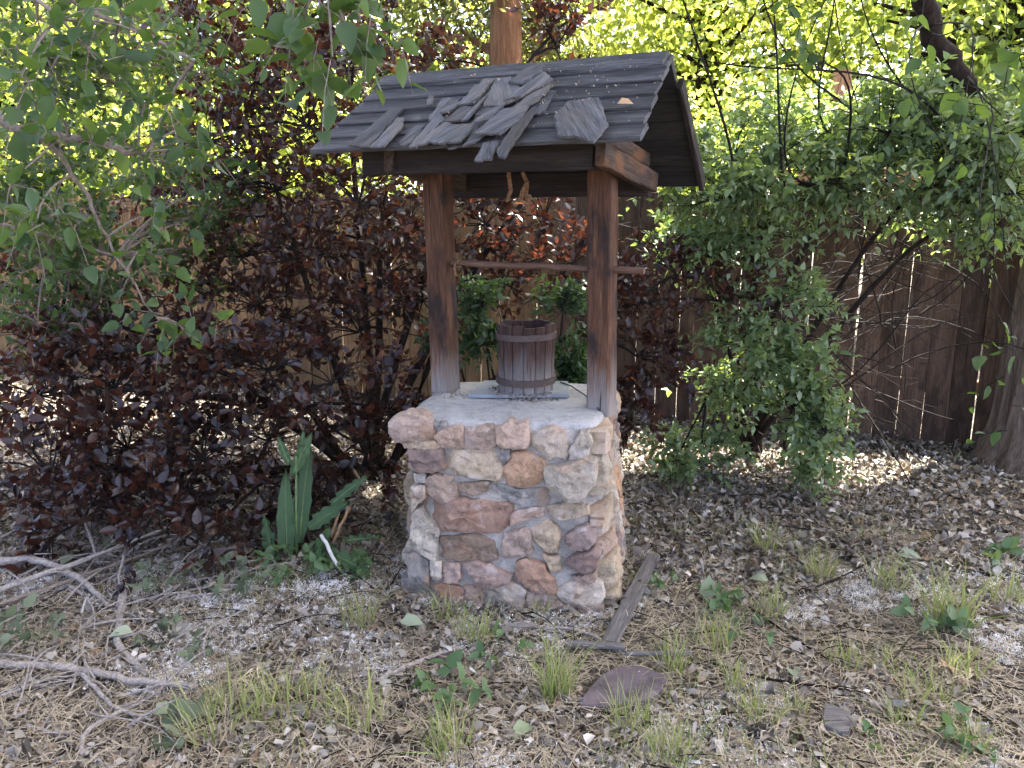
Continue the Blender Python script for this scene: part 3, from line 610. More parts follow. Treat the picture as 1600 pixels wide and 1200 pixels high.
def make_roof():
    roof = bpy.data.objects.new('roof', None); col.objects.link(roof); roof.parent = WELL
    roof.location = RC - Vector((0, 3.05, 0)); WORLD[roof.name] = Matrix.Translation(RC)
    fd = (RN * .3616 - Vector((0, 0, .2894))).normalized(); fnn = RA.cross(fd); fnn = fnn if fnn.z > 0 else -fnn
    bd = (-RN * .4799 - Vector((0, 0, .3861))).normalized(); bnn = RA.cross(bd); bnn = bnn if bnn.z > 0 else -bnn
    FL, BL = .465, .617
    # front: lapped horizontal boards, from the eave up
    nb = 6; ex = FL / nb
    for i in range(nb):
        t1 = FL - i * ex; t0 = t1 - ex - .014; fr = (t1 / FL)
        sl_ = -.535 - .085 * fr + random.uniform(-.008, .006); sr = .575 + .012 * fr + random.uniform(-.006, .012)
        W = t1 - t0; c = RC + fd * ((t0 + t1) / 2) + fnn * (.012)
        tl = Vector(fd) * W + fnn * .012                                # lower edge rides on the board below
        b = plank(sr - sl_, W, .017, 14, .0018, .003)
        b.build('roof_board', 'roof', roof, axes(c + RA * sl_, RA + fnn * random.uniform(-.003, .003), -tl))
    # back: boards below the ridge
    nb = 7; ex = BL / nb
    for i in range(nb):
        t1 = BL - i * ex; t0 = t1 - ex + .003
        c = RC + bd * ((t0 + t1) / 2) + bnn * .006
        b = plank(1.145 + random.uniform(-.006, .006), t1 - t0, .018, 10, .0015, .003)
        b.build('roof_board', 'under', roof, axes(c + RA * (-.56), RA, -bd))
    # barge strip along the back gable edge and the ridge boards
    p = RC + RA * .594 + bd * .10 + bnn * .004; plank(BL - .095, .05, .02, 6).build('barge_board', 'beam', roof, axes(p, bd, bnn))
    p = RC + RA * -.54 + fnn * .026 + fd * .03
    plank(1.115, .075, .016, 14, .003).build('ridge_board', 'roof', roof, axes(p, RA, -fd))
    p = RC + RA * -.55 + bnn * .024 + bd * .035
    plank(1.13, .08, .016, 14, .002).build('ridge_board', 'roof', roof, axes(p, RA, -bd))
    # loose shingles: split slabs lying over the boards, first the nailed rows, then the slipped ones
    rows = []
    for t0, s0, s1 in ((.10, -.10, .20), (.185, -.20, .20), (.27, -.22, .18), (.345, -.24, .14)):
        s = s0
        while s < s1:
            wd = random.uniform(.035, .075); ln = random.uniform(.11, .15); sk = random.uniform(-.018, .012); j = random.uniform(-.012, .012)
            if random.random() < .84: rows.append([(s, t0 + j), (s + wd - .003, t0 + j), (s + wd - .003 + sk, t0 + ln * .9 + j), (s + wd * .7 + sk, t0 + ln + j), (s + wd * .25 + sk, t0 + ln + j + .004), (s + sk, t0 + ln * .9 + j)])
            s += wd
    NR = len(rows)
    for i, poly in enumerate(rows + SHINGLES):
        P = [Vector((a, b)) for a, b in poly]; c = sum(P, Vector((0, 0))) / len(P); n = len(P)
        # densify edges for a broken outline
        Q = []
        for k in range(n):
            p, q = P[k], P[(k + 1) % n]; m = max(2, int((q - p).length / .014))
            for j in range(m):
                t = j / m; jit = .0035 if 0 < j else .001
                Q.append(p.lerp(q, t) + Vector((random.uniform(-jit, jit), random.uniform(-jit, jit))))
        i -= NR; lift = .031 + .003 * (i % 6) + (.009 if i in (11, 12, 13, 15, 16, 20) else 0) + (.004 if i >= 17 else 0)
        if i < 0: lift = .021 + .0015 * (i % 3)
        elif i < 17: lift += .004
        tk = .0065 if i != 20 else .009
        tx = random.uniform(-.03, .03); ty = .05 + random.uniform(-.02, .05)
        if i in (17, 18, 19): ty = .02
        # grain axis = long axis of the shingle
        far = max(((p - q) for p in P for q in P), key=lambda v: v.length).normalized()
        lx = RA * far.x + fd * far.y; ly = fnn.cross(lx); org = RC + RA * c.x + fd * c.y
        def pt(q, h):
            rel = q - c; hh = h + lift + rel.x * tx + rel.y * ty * .6
            wv = RA * rel.x + fd * rel.y; return (wv.dot(lx), wv.dot(ly), hh)
        K = len(Q); V = [pt(q, 0) for q in Q] + [pt(q, tk) for q in Q] + [pt(c + (q - c) * .93, tk + .0015) for q in Q]
        V.append(pt(c, tk + .0015)); V.append(pt(c, 0))
        F = [(k, (k + 1) % K, K + (k + 1) % K, K + k) for k in range(K)] + [(K + k, K + (k + 1) % K, 2 * K + (k + 1) % K, 2 * K + k) for k in range(K)]
        F += [(2 * K + k, 2 * K + (k + 1) % K, 3 * K) for k in range(K)] + [((k + 1) % K, k, 3 * K + 1) for k in range(K)]
        b = MB(); b.add(V, F); b.build('shingle', 'shingle', roof, axes(org, lx, ly))
    return fd, fnn
ROOF_D, ROOF_N = make_roof()

# ------------------------------------------------------------------ bucket and slate plate on the cap
def make_bucket():
    c = Vector((.055, 3.135, .708)); t = thing('wooden_bucket', 'old round wooden stave bucket with two rusty hoops on the well', 'bucket', c)
    R, H, n = .112, .262, 15
    for k in range(n):
        a0 = 2 * PI * k / n + .02; a1 = 2 * PI * (k + 1) / n - .012; a1 += 0
        th = .016; hh = H + random.uniform(-.006, .005); V = []
        am = (a0 + a1) / 2; ex = random.uniform(-.0015, .0015)
        secs = 5; m = 4
        for l in range(secs + 1):
            z = hh * l / secs; rr = R - .004 + .007 * (z / H) + ex
            for j in range(m + 1):
                a = a0 + (a1 - a0) * j / m; e = .0025 if j in (0, m) else 0
                V.append(((rr - e) * math.cos(a), (rr - e) * math.sin(a), z))
            for j in range(m, -1, -1):
                a = a0 + (a1 - a0) * j / m; V.append(((rr - th) * math.cos(a), (rr - th) * math.sin(a), z))
        q = 2 * (m + 1)
        F = [(l * q + j, l * q + (j + 1) % q, (l + 1) * q + (j + 1) % q, (l + 1) * q + j) for l in range(secs) for j in range(q)]
        F += [tuple(range(q))[::-1], tuple(range(secs * q, secs * q + q))]
        # local X = up so the grain runs along the stave
        V = [(z, x, y) for (x, y, z) in V]
        b = MB(); b.add(V, F)
        b.build('stave', 'stave', t, axes(c, (0, 0, 1), (1, 0, 0)))
    for z0, hgt, dz in ((.030, .026, 0), (.205, .024, 0)):
        K = 48; V = []
        for (r_, z) in ((R + .0005, z0), (R + .0065, z0 + .001), (R + .0065, z0 + hgt), (R + .0005, z0 + hgt)):
            for k in range(K):
                a = 2 * PI * k / K; V.append(((r_ + .003 * z / H) * math.cos(a), (r_ + .003 * z / H) * math.sin(a), z + .003 * math.sin(a + z * 9)))
        F = [(i * K + k, i * K + (k + 1) % K, ((i + 1) % 4) * K + (k + 1) % K, ((i + 1) % 4) * K + k) for i in range(4) for k in range(K)]
        b = MB(); b.add(V, F); b.build('hoop', 'hoop', t, Matrix.Translation(c), smooth=True, sharp=40)
    b = MB(); K = 32; V = []
    for z in (.012, .20):
        for k in range(K): V.append(((R - .015) * math.cos(2 * PI * k / K), (R - .015) * math.sin(2 * PI * k / K), z))
    b.add(V, [tuple(range(K)), tuple(range(K, 2 * K)), *[(k, (k + 1) % K, K + (k + 1) % K, K + k) for k in range(K)]])
    b.build('fill', 'concrete', t, Matrix.Translation(c))
    # slate plate
    P = [(-.172, 3.03), (-.118, 3.30), (.235, 3.285), (.222, 3.035)]
    b = MB(); Q = []
    for k in range(4):
        p, q = Vector(P[k]), Vector(P[(k + 1) % 4])
        for j in range(6): Q.append(p.lerp(q, j / 6) + Vector((random.uniform(-.002, .002), random.uniform(-.002, .002))))
    cc = sum(Q, Vector((0, 0))) / 24; n = 24
    V = [(q.x, q.y, .694) for q in Q] + [(q.x, q.y, .705) for q in Q] + [(cc.x + (q.x - cc.x) * .985, cc.y + (q.y - cc.y) * .985, .707) for q in Q]
    b.add(V, [tuple(range(n))[::-1]] + [(k, (k + 1) % n, n + (k + 1) % n, n + k) for k in range(n)] + [(n + k, n + (k + 1) % n, 2 * n + (k + 1) % n, 2 * n + k) for k in range(n)] + [tuple(range(2 * n, 3 * n))])
    tag(b.build('slate_plate', 'slate', None), 'thin blue grey slate plate lying under the wooden bucket', 'plate')
    b = MB(); b.tube([(.20, 3.24, .712), (.24, 3.16, .712), (.285, 3.06, .698), (.30, 2.96, .697), (.312, 2.87, .696), (.318, 2.83, .694)], .0028, 6)
    tag(b.build('black_wire', 'wire', None, smooth=True), 'thin black wire running from the slate plate to the right post', 'wire')
    # crumbs around the bucket foot
    pos = []; 
    for _ in range(420):
        if random.random() < .5:
            a = random.uniform(PI * .9, PI * 1.75); r = .115 + abs(random.gauss(0, .022)); x, y, z = c.x + r * math.cos(a), c.y + r * math.sin(a), .7085
        else:
            x, y, z = random.gauss(.06, .06), 3.0 + random.gauss(0, .013), .6925
            if random.random() < .4: x, y = -.24 + random.gauss(0, .035), 3.12 + random.gauss(0, .05)
        pos.append((x, y, z))
    pos = np.array(pos); n = len(pos); d = rs.normal(size=(n, 3)); d[:, 2] *= .3; up = np.tile([0, 0, 1.], (n, 1)) + rs.normal(0, .4, (n, 3))
    tag(link('crumbs', leaves_mesh('crumbs', 'litter', pos, d, up, rs.uniform(.005, .014, n)), 'litter'), 'brown plant crumbs gathered around the bucket foot', 'debris', kind='stuff')
make_bucket()
# ------------------------------------------------------------------ foliage
def rand_dir(n): return norm(rs.normal(size=(n, 3)))
def bez(a, b, sag=.0, up=.0, n=6, jit=.0):
    a, b = np.array(a, float), np.array(b, float); L = np.linalg.norm(b - a)
    m1 = a + (b - a) * .35 + np.array([0, 0, up]) * L + rs.normal(0, jit, 3) * L; m2 = a + (b - a) * .7 + np.array([0, 0, up - sag]) * L + rs.normal(0, jit, 3) * L
    t = np.linspace(0, 1, n)[:, None]
    return (1 - t) ** 3 * a + 3 * (1 - t) ** 2 * t * m1 + 3 * (1 - t) * t * t * m2 + t ** 3 * b
class Foliage:
    def __init__(s): s.p = []; s.d = []; s.n = []; s.s = []; s.tw = MB()
    def twig(s, p0, d0, L, nl, size, spread=1.0, droop=.25, flat=.5, r=.0022, opposite=False, upb=.45, stem=True, tipbias=.0):
        d0 = np.asarray(d0, float); d0 = d0 / np.linalg.norm(d0)
        p1 = p0 + d0 * L * .55; p2 = p0 + d0 * L + np.array([0, 0, -droop * L])
        if stem: s.tw.tube([tuple(p0), tuple(p1), tuple(p2)], [r, r * .75, r * .4], 3, caps=False)
        ph = rs.uniform(0, 6.28); x = np.cross(d0, [0.1, .2, 1.]); x /= np.linalg.norm(x); y = np.cross(d0, x)
        for k in range(nl):
            t = (k + .6) / nl; t = t ** (1 - tipbias)
            q = p0 + (p1 - p0) * (t / .5) if t < .5 else p1 + (p2 - p1) * ((t - .5) / .5)
            for o in ((0, PI) if opposite else (0,)):
                a = ph + k * (PI / 2 if opposite else 2.4) + o
                sd = x * math.cos(a) + y * math.sin(a)
                s.p.append(q); s.d.append(d0 * (.55 + .3 * t) + sd * spread + rs.normal(0, .18, 3) + np.array([0, 0, -.12]))
                s.n.append(np.array([0, 0, 1.]) * upb + sd * .3 - d0 * .2 + rs.normal(0, .38, 3)); s.s.append(size * rs.uniform(.45, 1.25) * (1 - .25 * t * (1 - tipbias)))
    def arr(s): return np.array(s.p), np.array(s.d), np.array(s.n), np.array(s.s)
def clump_foliage(F, c, rad3, nsub, ntw, nl, size, TL, branch, upw=.25, br=.006, **kw):
    """sub-branches fan out from a clump's heart; twigs leave them, leaves ride on the twigs"""
    c = np.asarray(c, float)
    for dr in rand_dir(nsub):
        dr = dr + np.array([0, 0, .25]); end = c + dr * np.asarray(rad3) * rs.uniform(.55, 1.05)
        pts = bez(c, end, .15, .1, 5, .1); branch.tube([tuple(p) for p in pts], np.linspace(br, br * .35, 5), 4, caps=False)
        for k in range(ntw):
            t = rs.uniform(.25, 1.0); i = min(3, int(t * 4)); p = pts[i] + (pts[i + 1] - pts[i]) * (t * 4 - i)
            d = norm(dr)[...] * .7 + rand_dir(1)[0] * .8 + np.array([0, 0, upw])
            F.twig(p, d, TL * rs.uniform(.6, 1.3), nl, size, **kw)
def finish(t, F, tpl, leafmatname, twigmat, nparts, name='foliage'):
    p, d, n, s = F.arr()
    q = np.linalg.norm(p - np.array([0, 0, 1.4]), axis=1)
    # leaves inside the picture first, nearest first
    cyaw = np.abs(p[:, 0]) < .66 * p[:, 1]; zz = (p[:, 2] - 1.4) / np.maximum(p[:, 1], .1)
    order = np.argsort(q / np.maximum(s, 1e-4) + 1e4 * ~(cyaw & (zz < .25)))
    a, b = order[:nparts], order[nparts:]
    if nparts: leaf_parts(leaf_base_mesh('leaf', tpl, leafmatname), t, p[a], d[a], n[a], s[a])
    if len(b):
        o = link(name, leaves_mesh(name, tpl, p[b], d[b], n[b], s[b]), leafmatname, t); o.data.transform(WORLD[t.name].inverted()); o.matrix_basis = Matrix(); o['kind'] = 'stuff'
    if F.tw.n: F.tw.build('twigs', twigmat, t, kind='stuff')

# purple-leaved plum shrub
def make_purple():
    base = np.array([-.72, 4.15, 0.]); t = thing('purple_shrub', 'large dark purple leaved shrub sprawling left of and behind the well', 'shrub', tuple(base))
    F = Foliage(); br = MB()
    stems = []
    for k, tgt in enumerate([(-1.35, 4.35, 1.95), (-.62, 4.1, 1.5), (.15, 4.6, 1.55), (-1.6, 3.45, .62), (-1.0, 3.4, .62), (.62, 4.0, .95), (-.85, 4.6, 2.2), (-1.2, 3.05, .28), (-2.2, 3.9, .9), (-.2, 4.4, 1.1), (.25, 4.85, 2.4)]):
        b0 = base + np.array([rs.uniform(-.12, .12), rs.uniform(-.12, .12), -.03]); pts = bez(b0, tgt, .0, .12, 12, .05)
        m = MB(); m.tube([tuple(p) for p in pts], np.linspace(.026, .008, 12) * rs.uniform(.8, 1.2), 7, lump=.08); m.build('stem', 'darkbark', t, smooth=True)
        stems.append(pts)
    S = np.concatenate(stems)
    for (x, y, z, rx, rz) in PURPLE:
        c = np.array([x, y, z]); dd = np.linalg.norm((S - c) * [1, 1, 1.6], axis=1) + .6 * (S[:, 2] > z + .1); j = S[np.argmin(dd)]
        if np.linalg.norm(j - c) > .05: br.tube([tuple(p) for p in bez(j, c, .0, .08, 6, .05)], np.linspace(.009, .005, 6), 5, caps=False)
        vol = max(.25, rx * rz / .1)
        near = y < 3.65
        ns = int((19 if near else 18) * vol) + 5
        if -1.25 < x < -.4 and .3 < z < 1.3: ns = int(ns * .8)
        clump_foliage(F, c, (rx * 1.3, rx, rz * 1.35), ns, 4, 7, .060 if near else .058, .15, br, br=.004, spread=.9, droop=.2, upb=.35, tipbias=.35)
    br.build('branches', 'twig', t, kind='stuff')
    finish(t, F, 'purple', 'purple', 'twig', 300)
make_purple()
# green honeysuckle-like shrub at right
def make_green():
    base = np.array([1.38, 4.45, 0.]); t = thing('green_shrub', 'wide grey green shrub with arching twiggy stems right of the well', 'shrub', tuple(base))
    F = Foliage(); br = MB(); stems = []
    for tgt in [(1.1, 4.2, 1.6), (1.35, 4.1, 1.5), (1.75, 4.05, 1.65), (2.1, 3.9, 1.6), (1.2, 3.95, .9), (1.5, 3.95, .6), (1.0, 4.05, .45), (2.2, 4.1, 1.3), (1.0, 4.3, 1.2)]:
        b0 = base + np.array([rs.uniform(-.18, .18), rs.uniform(-.12, .12), -.03]); pts = bez(b0, tgt, .0, .25, 12, .06)
        m = MB(); m.tube([tuple(p) for p in pts], np.linspace(.018, .006, 12) * rs.uniform(.7, 1.3), 6, lump=.1); m.build('stem', 'darkbark', t, smooth=True); stems.append(pts)
    S = np.concatenate(stems)
    for (x, y, z, rx, rz) in GREEN:
        c = np.array([x, y, z]); j = S[np.argmin(np.linalg.norm(S - c, axis=1))]
        if np.linalg.norm(j - c) > .05: br.tube([tuple(p) for p in bez(j, c, .0, .12, 6, .06)], np.linspace(.007, .004, 6), 5, caps=False)
        vol = max(.3, rx * rz / .03)
        clump_foliage(F, c, (rx * 1.4, rx * 1.2, rz * 1.5), int(10 * vol) + 5, 6, 4, .058, .17, br, br=.003, upw=.05, spread=1.0, droop=.3, opposite=True, upb=1.0, r=.0016)
    # dead bare twigs tangling right of the shrub, in front of the dark fence
    dead = MB()
    for k in range(95):
        p = np.array([rs.uniform(1.1, 2.1), rs.uniform(4.1, 4.5), rs.uniform(.3, 1.4)]); d = np.array([rs.normal(.5, .5), rs.normal(-.1, .2), rs.normal(.1, .4)])
        q = p + norm(d) * rs.uniform(.35, 1.0); pts = bez(p, q, .1, .15, 9, .2)
        dead.tube([tuple(v) for v in pts], np.linspace(.0042, .0012, 9) * rs.uniform(.6, 1.3), 4, caps=False)
        for _ in range(4):
            i = rs.integers(1, 6); e = pts[i] + norm(d + rs.normal(0, .7, 3)) * rs.uniform(.08, .3)
            dead.tube([tuple(v) for v in bez(pts[i], e, .1, .1, 4, .1)], [.0018, .0015, .001, .0007], 3, caps=False)
    dead.build('bare_twigs', 'twig', t, kind='stuff')
    pale = MB()
    for k in range(22):
        p = np.array([rs.uniform(1.25, 1.7), rs.uniform(4.1, 4.4), rs.uniform(.35, .9)]); d = np.array([rs.normal(.4, .4), rs.normal(-.1, .2), rs.normal(.35, .3)]); q = p + norm(d) * rs.uniform(.15, .5)
        pale.tube([tuple(v) for v in bez(p, q, .0, .1, 5, .07)], np.linspace(.002, .0007, 5), 3, caps=False)
    pale.build('pale_twigs', 'greytwig', t, kind='stuff')
    br.build('branches', 'twig', t, kind='stuff')
    finish(t, F, 'green', 'green', 'twig', 300)
    # long whippy arcs above the roof's right end
    w_ = MB()
    for a, b, u in [((2.1, 4.0, 1.75), (.62, 3.7, 2.1), .12), ((2.0, 4.1, 1.7), (1.0, 3.6, 2.4), .1), ((1.9, 4.0, 1.6), (1.25, 3.5, 2.5), .0), ((.98, 3.7, 1.62), (.7, 3.6, 2.45), .1), ((1.6, 4.0, 1.6), (.9, 3.6, 1.95), .2), ((2.2, 4.1, 1.8), (1.45, 3.7, 2.5), .1), ((1.25, 3.8, 1.5), (1.05, 3.7, 2.45), .05), ((1.5, 3.9, 1.55), (1.3, 3.5, 2.3), .0)]:
        pts = bez(a, b, .05, u, 14, .2); w_.tube([tuple(v) for v in pts], np.linspace(.007, .002, 14), 5, caps=False)
        for _ in range(5):
            i = rs.integers(3, 9); e = pts[i] + norm(np.array(b) - np.array(a) + rs.normal(0, .9, 3)) * rs.uniform(.15, .45)
            w_.tube([tuple(v) for v in bez(pts[i], e, .05, .1, 5, .08)], np.linspace(.003, .001, 5), 3, caps=False)
    w_.build('whip_branches', 'twig', t, kind='stuff')
make_green()
def make_backgreen():
    t = thing('leafy_bush', 'low dark green leafy bush directly behind the wooden bucket', 'bush', (.05, 3.75, 0))
    F = Foliage(); br = MB()
    for (x, y, z, rx, rz) in BACKGREEN:
        c = np.array([x, y, z]); br.tube([tuple(p) for p in bez((.05 + x * .3, 3.78, -.02), c, 0, .1, 7, .04)], np.linspace(.009, .004, 7), 5, caps=False)
        clump_foliage(F, c, (rx, rx * .7, rz), 14, 4, 4, .05, .1, br, br=.003, spread=1., droop=.25, opposite=True, upb=.7, r=.0016)
    br.build('branches', 'twig', t, kind='stuff'); finish(t, F, 'green', 'darkgreen', 'twig', 0)
make_backgreen()

# trees beside the camera whose branches hang into view
def near_tree(name, label, trunk, rad, limbs, clumps, nl, size, mid=None, matname='near', nparts=300, H=4.2):
    t = thing(name, label, 'tree', (trunk[0], trunk[1], 0)); F = Foliage(); br = MB()
    m = MB(); pts = bez((trunk[0], trunk[1], -.1), (trunk[0] + .1, trunk[1] + .1, H), 0, 0, 10, .02); m.tube([tuple(p) for p in pts], np.linspace(rad * 1.3, rad * .6, 10), 14, lump=.06); m.build('trunk', 'bark', t, smooth=True)
    allp = [pts]
    for L, r0 in limbs:
        L = [np.array(q, float) for q in L]; m = MB(); D = []
        for i in range(len(L) - 1):
            for k in range(5): D.append(L[i] + (L[i + 1] - L[i]) * k / 5 + rs.normal(0, .006, 3))
        D.append(L[-1]); m.tube([tuple(p) for p in D], np.linspace(r0, r0 * .35, len(D)), 7, lump=.06); m.build('limb', 'greytwig', t, smooth=True); allp.append(np.array(D))
    S = np.concatenate(allp[1:])
    for (x, y, z) in clumps:
        c = np.array([x, y, z]); j = S[np.argmin(np.linalg.norm(S - c, axis=1))]
        br.tube([tuple(p) for p in bez(j, c, .0, .1, 7, .05)], np.linspace(.0045, .0022, 7), 4, caps=False)
        for k in range(5):
            dd = rand_dir(1)[0] * .9 + np.array([0, 0, -.25]); F.twig(c + rs.normal(0, .03, 3), dd, rs.uniform(.10, .17), nl, size, spread=.9, droop=.4, upb=.75, r=.0018)
    t2 = F.tw
    for (x, y, z, rx, rz) in (mid or []):
        c = np.array([x, y, z]); j = S[np.argmin(np.linalg.norm(S - c, axis=1))]
        br.tube([tuple(p) for p in bez(j, c, .0, .1, 7, .05)], np.linspace(.007, .004, 7), 4, caps=False)
        clump_foliage(F, c, (rx, rx * .8, rz), int((8 if z > 1.75 else 13) * rx * rz / .06) + 3, 4, 5, size * .76, .14, br, br=.003, spread=.95, droop=.3, upb=.7)
    br.build('branches', 'greytwig', t, kind='stuff'); finish(t, F, 'near', matname, 'greytwig', nparts)
near_tree('leafy_tree', 'green tree at the left edge with leafy branches hanging before the fence', (-3.1, 3.1), .13,
          [([(-3.05, 3.1, 2.0), (-2.2, 2.8, 1.9), (-1.46, 2.4, 1.66), (-1.32, 2.4, 1.61), (-1.19, 2.4, 1.59), (-1.06, 2.4, 1.56)], .022), ([(-1.36, 2.4, 1.62), (-1.3, 2.5, 1.48), (-1.29, 2.6, 1.32), (-1.2, 2.7, 1.05)], .008), ([(-3.0, 3.15, 2.3), (-2.3, 3.2, 2.4), (-1.7, 3.3, 2.2), (-1.3, 3.5, 2.0)], .022), ([(-3.0, 3.2, 1.5), (-2.4, 3.5, 1.4), (-1.8, 3.7, 1.2)], .018), ([(-2.5, 3.0, 2.3), (-1.6, 2.5, 2.2), (-1.2, 2.3, 1.9)], .016)],
          LEFTNEAR, 4, .070, LEFTMID)
near_tree('overhanging_tree', 'broad leaved green sprays hanging in at the top left of the roof', (-1.9, -.6), .12,
          [([(-1.85, -.5, 2.6), (-1.2, .8, 2.75), (-.65, 1.8, 2.3), (-.45, 2.1, 1.95)], .018)], TOPNEAR, 3, .088, None, 'near', 300, 3.2)

# the big tree at right: trunk in view, its crown spreads overhead
def make_big_tree():
    t = thing('bark_tree', 'thick shaggy barked tree trunk at the right edge before the fence', 'tree', (2.98, 4.3, 0))
    K = 84; LV = 46; V = []
    for l in range(LV):
        z = -.1 + 4.6 * (l / (LV - 1)) ** 1.35; r = .275 + .10 * math.exp(-max(z, 0) / .14) - .02 * z
        cx = 2.98 + .12 * max(0, z - .6) ** 1.2; cy = 4.3 + .05 * z
        for k in range(K):
            a = 2 * PI * k / K; but = .35 * math.exp(-max(z, 0) / .22) * max(0, math.cos(3 * a + .6)) * .2
            fis = .02 * nz((math.cos(a) * 3.2, math.sin(a) * 3.2, z * .5), 2.2) - .045 * max(0, .35 - abs(nz((math.cos(a) * 7, math.sin(a) * 7, z * 1.1), 1.2)))
            rr = r + but + fis; V.append((cx + rr * math.cos(a), cy + rr * math.sin(a), z))
    F = [(l * K + k, l * K + (k + 1) % K, (l + 1) * K + (k + 1) % K, (l + 1) * K + k) for l in range(LV - 1) for k in range(K)] + [tuple(range((LV - 1) * K, LV * K))]
    b = MB(); b.add(V, F); b.build('trunk', 'bark', t, smooth=True)
    limbs = [([(3.0, 4.35, 1.15), (2.75, 4.3, 1.35), (2.53, 4.2, 1.5), (2.34, 4.1, 1.74), (2.11, 4.0, 1.99), (1.88, 3.9, 2.22), (1.7, 3.8, 2.5), (1.5, 3.6, 3.3), (.9, 3.3, 4.6)], .075),
             ([(3.55, 4.5, 4.3), (3.0, 4.0, 5.0), (1.5, 3.4, 5.6)], .1), ([(3.55, 4.5, 4.3), (4.3, 4.2, 5.2), (4.8, 3.6, 6.0)], .1), ([(3.5, 4.5, 4.2), (3.3, 3.0, 5.2), (2.6, 1.4, 5.8)], .09), ([(3.0, 4.0, 5.0), (1.6, 4.5, 5.8), (0, 4.3, 6.0)], .07), ([(1.5, 3.4, 5.6), (.2, 2.6, 5.7), (-.8, 2.2, 5.8)], .05)]
    for L, r0 in limbs:
        L = [np.array(q, float) for q in L]; D = []
        for i in range(len(L) - 1):
            for k in range(5): D.append(L[i] + (L[i + 1] - L[i]) * k / 5 + rs.normal(0, .012, 3))
        D.append(L[-1]); m = MB(); m.tube([tuple(p) for p in D], np.linspace(r0, r0 * .4, len(D)), 10, lump=.07); m.build('limb', 'darkbark', t, smooth=True)
    # hanging sprays in the upper right of the picture
    Fo = Foliage(); br = MB()
    A = np.array([(2.34, 4.1, 1.74), (2.11, 4.0, 1.99), (1.88, 3.9, 2.22), (1.7, 3.8, 2.5)])
    for (x, y, z) in RIGHTNEAR:
        c = np.array([x, y, z]); j = A[np.argmin(np.linalg.norm(A - c, axis=1))]
        br.tube([tuple(p) for p in bez(j, c, .0, .2, 10, .12)], np.linspace(.0045, .0018, 10), 4, caps=False)
        for k in range(3): Fo.twig(c + rs.normal(0, .06, 3), rand_dir(1)[0] + np.array([0, 0, -.2]), rs.uniform(.12, .25), 4, .075, spread=.9, droop=.4, upb=.8, r=.002)
    br.build('branches', 'twig', t, kind='stuff'); finish(t, Fo, 'near', 'near', 'twig', 220, 'hanging_leaves')
    # unseen overhead crown: shaped to shade the well, thinned to let sun patches through
    n = 52000; c = np.array([2.2, 4.0, 6.0]); R = np.array([4.8, 3.0, 1.6])
    cl = c + rand_dir(1100) * R * rs.random((1100, 1)) ** .3
    p = cl[rs.integers(0, 1100, n)] + rs.normal(0, .26, (n, 3))
    sx = p[:, 0] - SUN.x / SUN.z * p[:, 2]; sy = p[:, 1] - SUN.y / SUN.z * p[:, 2]
    keep = np.ones(n, bool); u = rs.random(n)
    for (ax, ay, ra, rb, k) in ((1.1, 4.1, 1.0, .55, .0), (2.15, 4.45, .75, .42, .0), (-.45, 4.25, .75, .5, .15), (-1.3, 4.8, 1.0, .6, .4), (1.5, 4.8, 2.2, .4, .2), (-.1, 4.9, 3., .9, .45)):
        keep &= ~((((sx - ax) / ra) ** 2 + ((sy - ay) / rb) ** 2 < 1) & (u > k))
    keep &= p[:, 2] > 3.6 + .2 * np.abs(p[:, 1] - 3)
    p = p[keep]; n = len(p)
    o = link('crown', leaves_mesh('crown', 'far', p, rand_dir(n), np.tile([0, 0, 1.], (n, 1)) + rs.normal(0, .5, (n, 3)), rs.uniform(.11, .19, n)), 'yellow', t)
    o.data.transform(WORLD[t.name].inverted()); o.matrix_basis = Matrix(); o['kind'] = 'stuff'
make_big_tree()

# trees and bushes beyond the fence
def far_tree(name, label, cat, x, y, zc, rx, ry, rz, n, size, mat, H, rad, trunkmat='darkbark', tpl='far', group=None, ncl=90, low=.0, back=0.):
    t = thing(name, label, cat, (x, y, 0), group)
    m = MB(); pts = bez((x, y, -.1), (x + .1, y, H), 0, 0, 8, .015); m.tube([tuple(p) for p in pts], np.linspace(rad * 1.15, rad * .55, 8), 12, lump=.06)
    m.build('trunk', trunkmat, t, smooth=True)
    lm = MB()
    cl = np.array([x, y + back, zc]) + rand_dir(ncl) * np.array([rx, ry, rz]) * rs.random((ncl, 1)) ** .45
    for q in cl[::3]:
        zs = min(H * .9, max(low + .2, q[2] - .5)); lm.tube([tuple(v) for v in bez((x, y, zs), q, 0, .05, 6, .06)], np.linspace(rad * .28, .008, 6), 4, caps=False)
    lm.build('limbs', trunkmat, t, kind='stuff')
    p = cl[rs.integers(0, ncl, n)] + rs.normal(0, .22 * (rx / 1.6) ** .5, (n, 3)); p = p[p[:, 2] > low]; n = len(p)
    d = rand_dir(n) + np.array([0, 0, -.3]); up = np.tile([0, 0, 1.], (n, 1)) * .8 + rs.normal(0, .6, (n, 3))
    o = link('crown', leaves_mesh('crown', tpl, p, d, up, rs.uniform(.7, 1.3, n) * size), mat, t); o.data.transform(WORLD[t.name].inverted()); o.matrix_basis = Matrix(); o['kind'] = 'stuff'
far_tree('maple_tree', 'sunlit yellow green tree beyond the fence at far left', 'tree', -5.2, 9.2, 3.2, 2.4, 1.6, 2.6, 15000, .10, 'yellow', 4.5, .16, ncl=170)
far_tree('maple_tree', 'sunlit green tree beyond the fence behind the purple shrub top', 'tree', -2.6, 9.8, 3.4, 2.2, 1.5, 2.6, 12000, .11, 'midgreen', 4.5, .14, ncl=170)
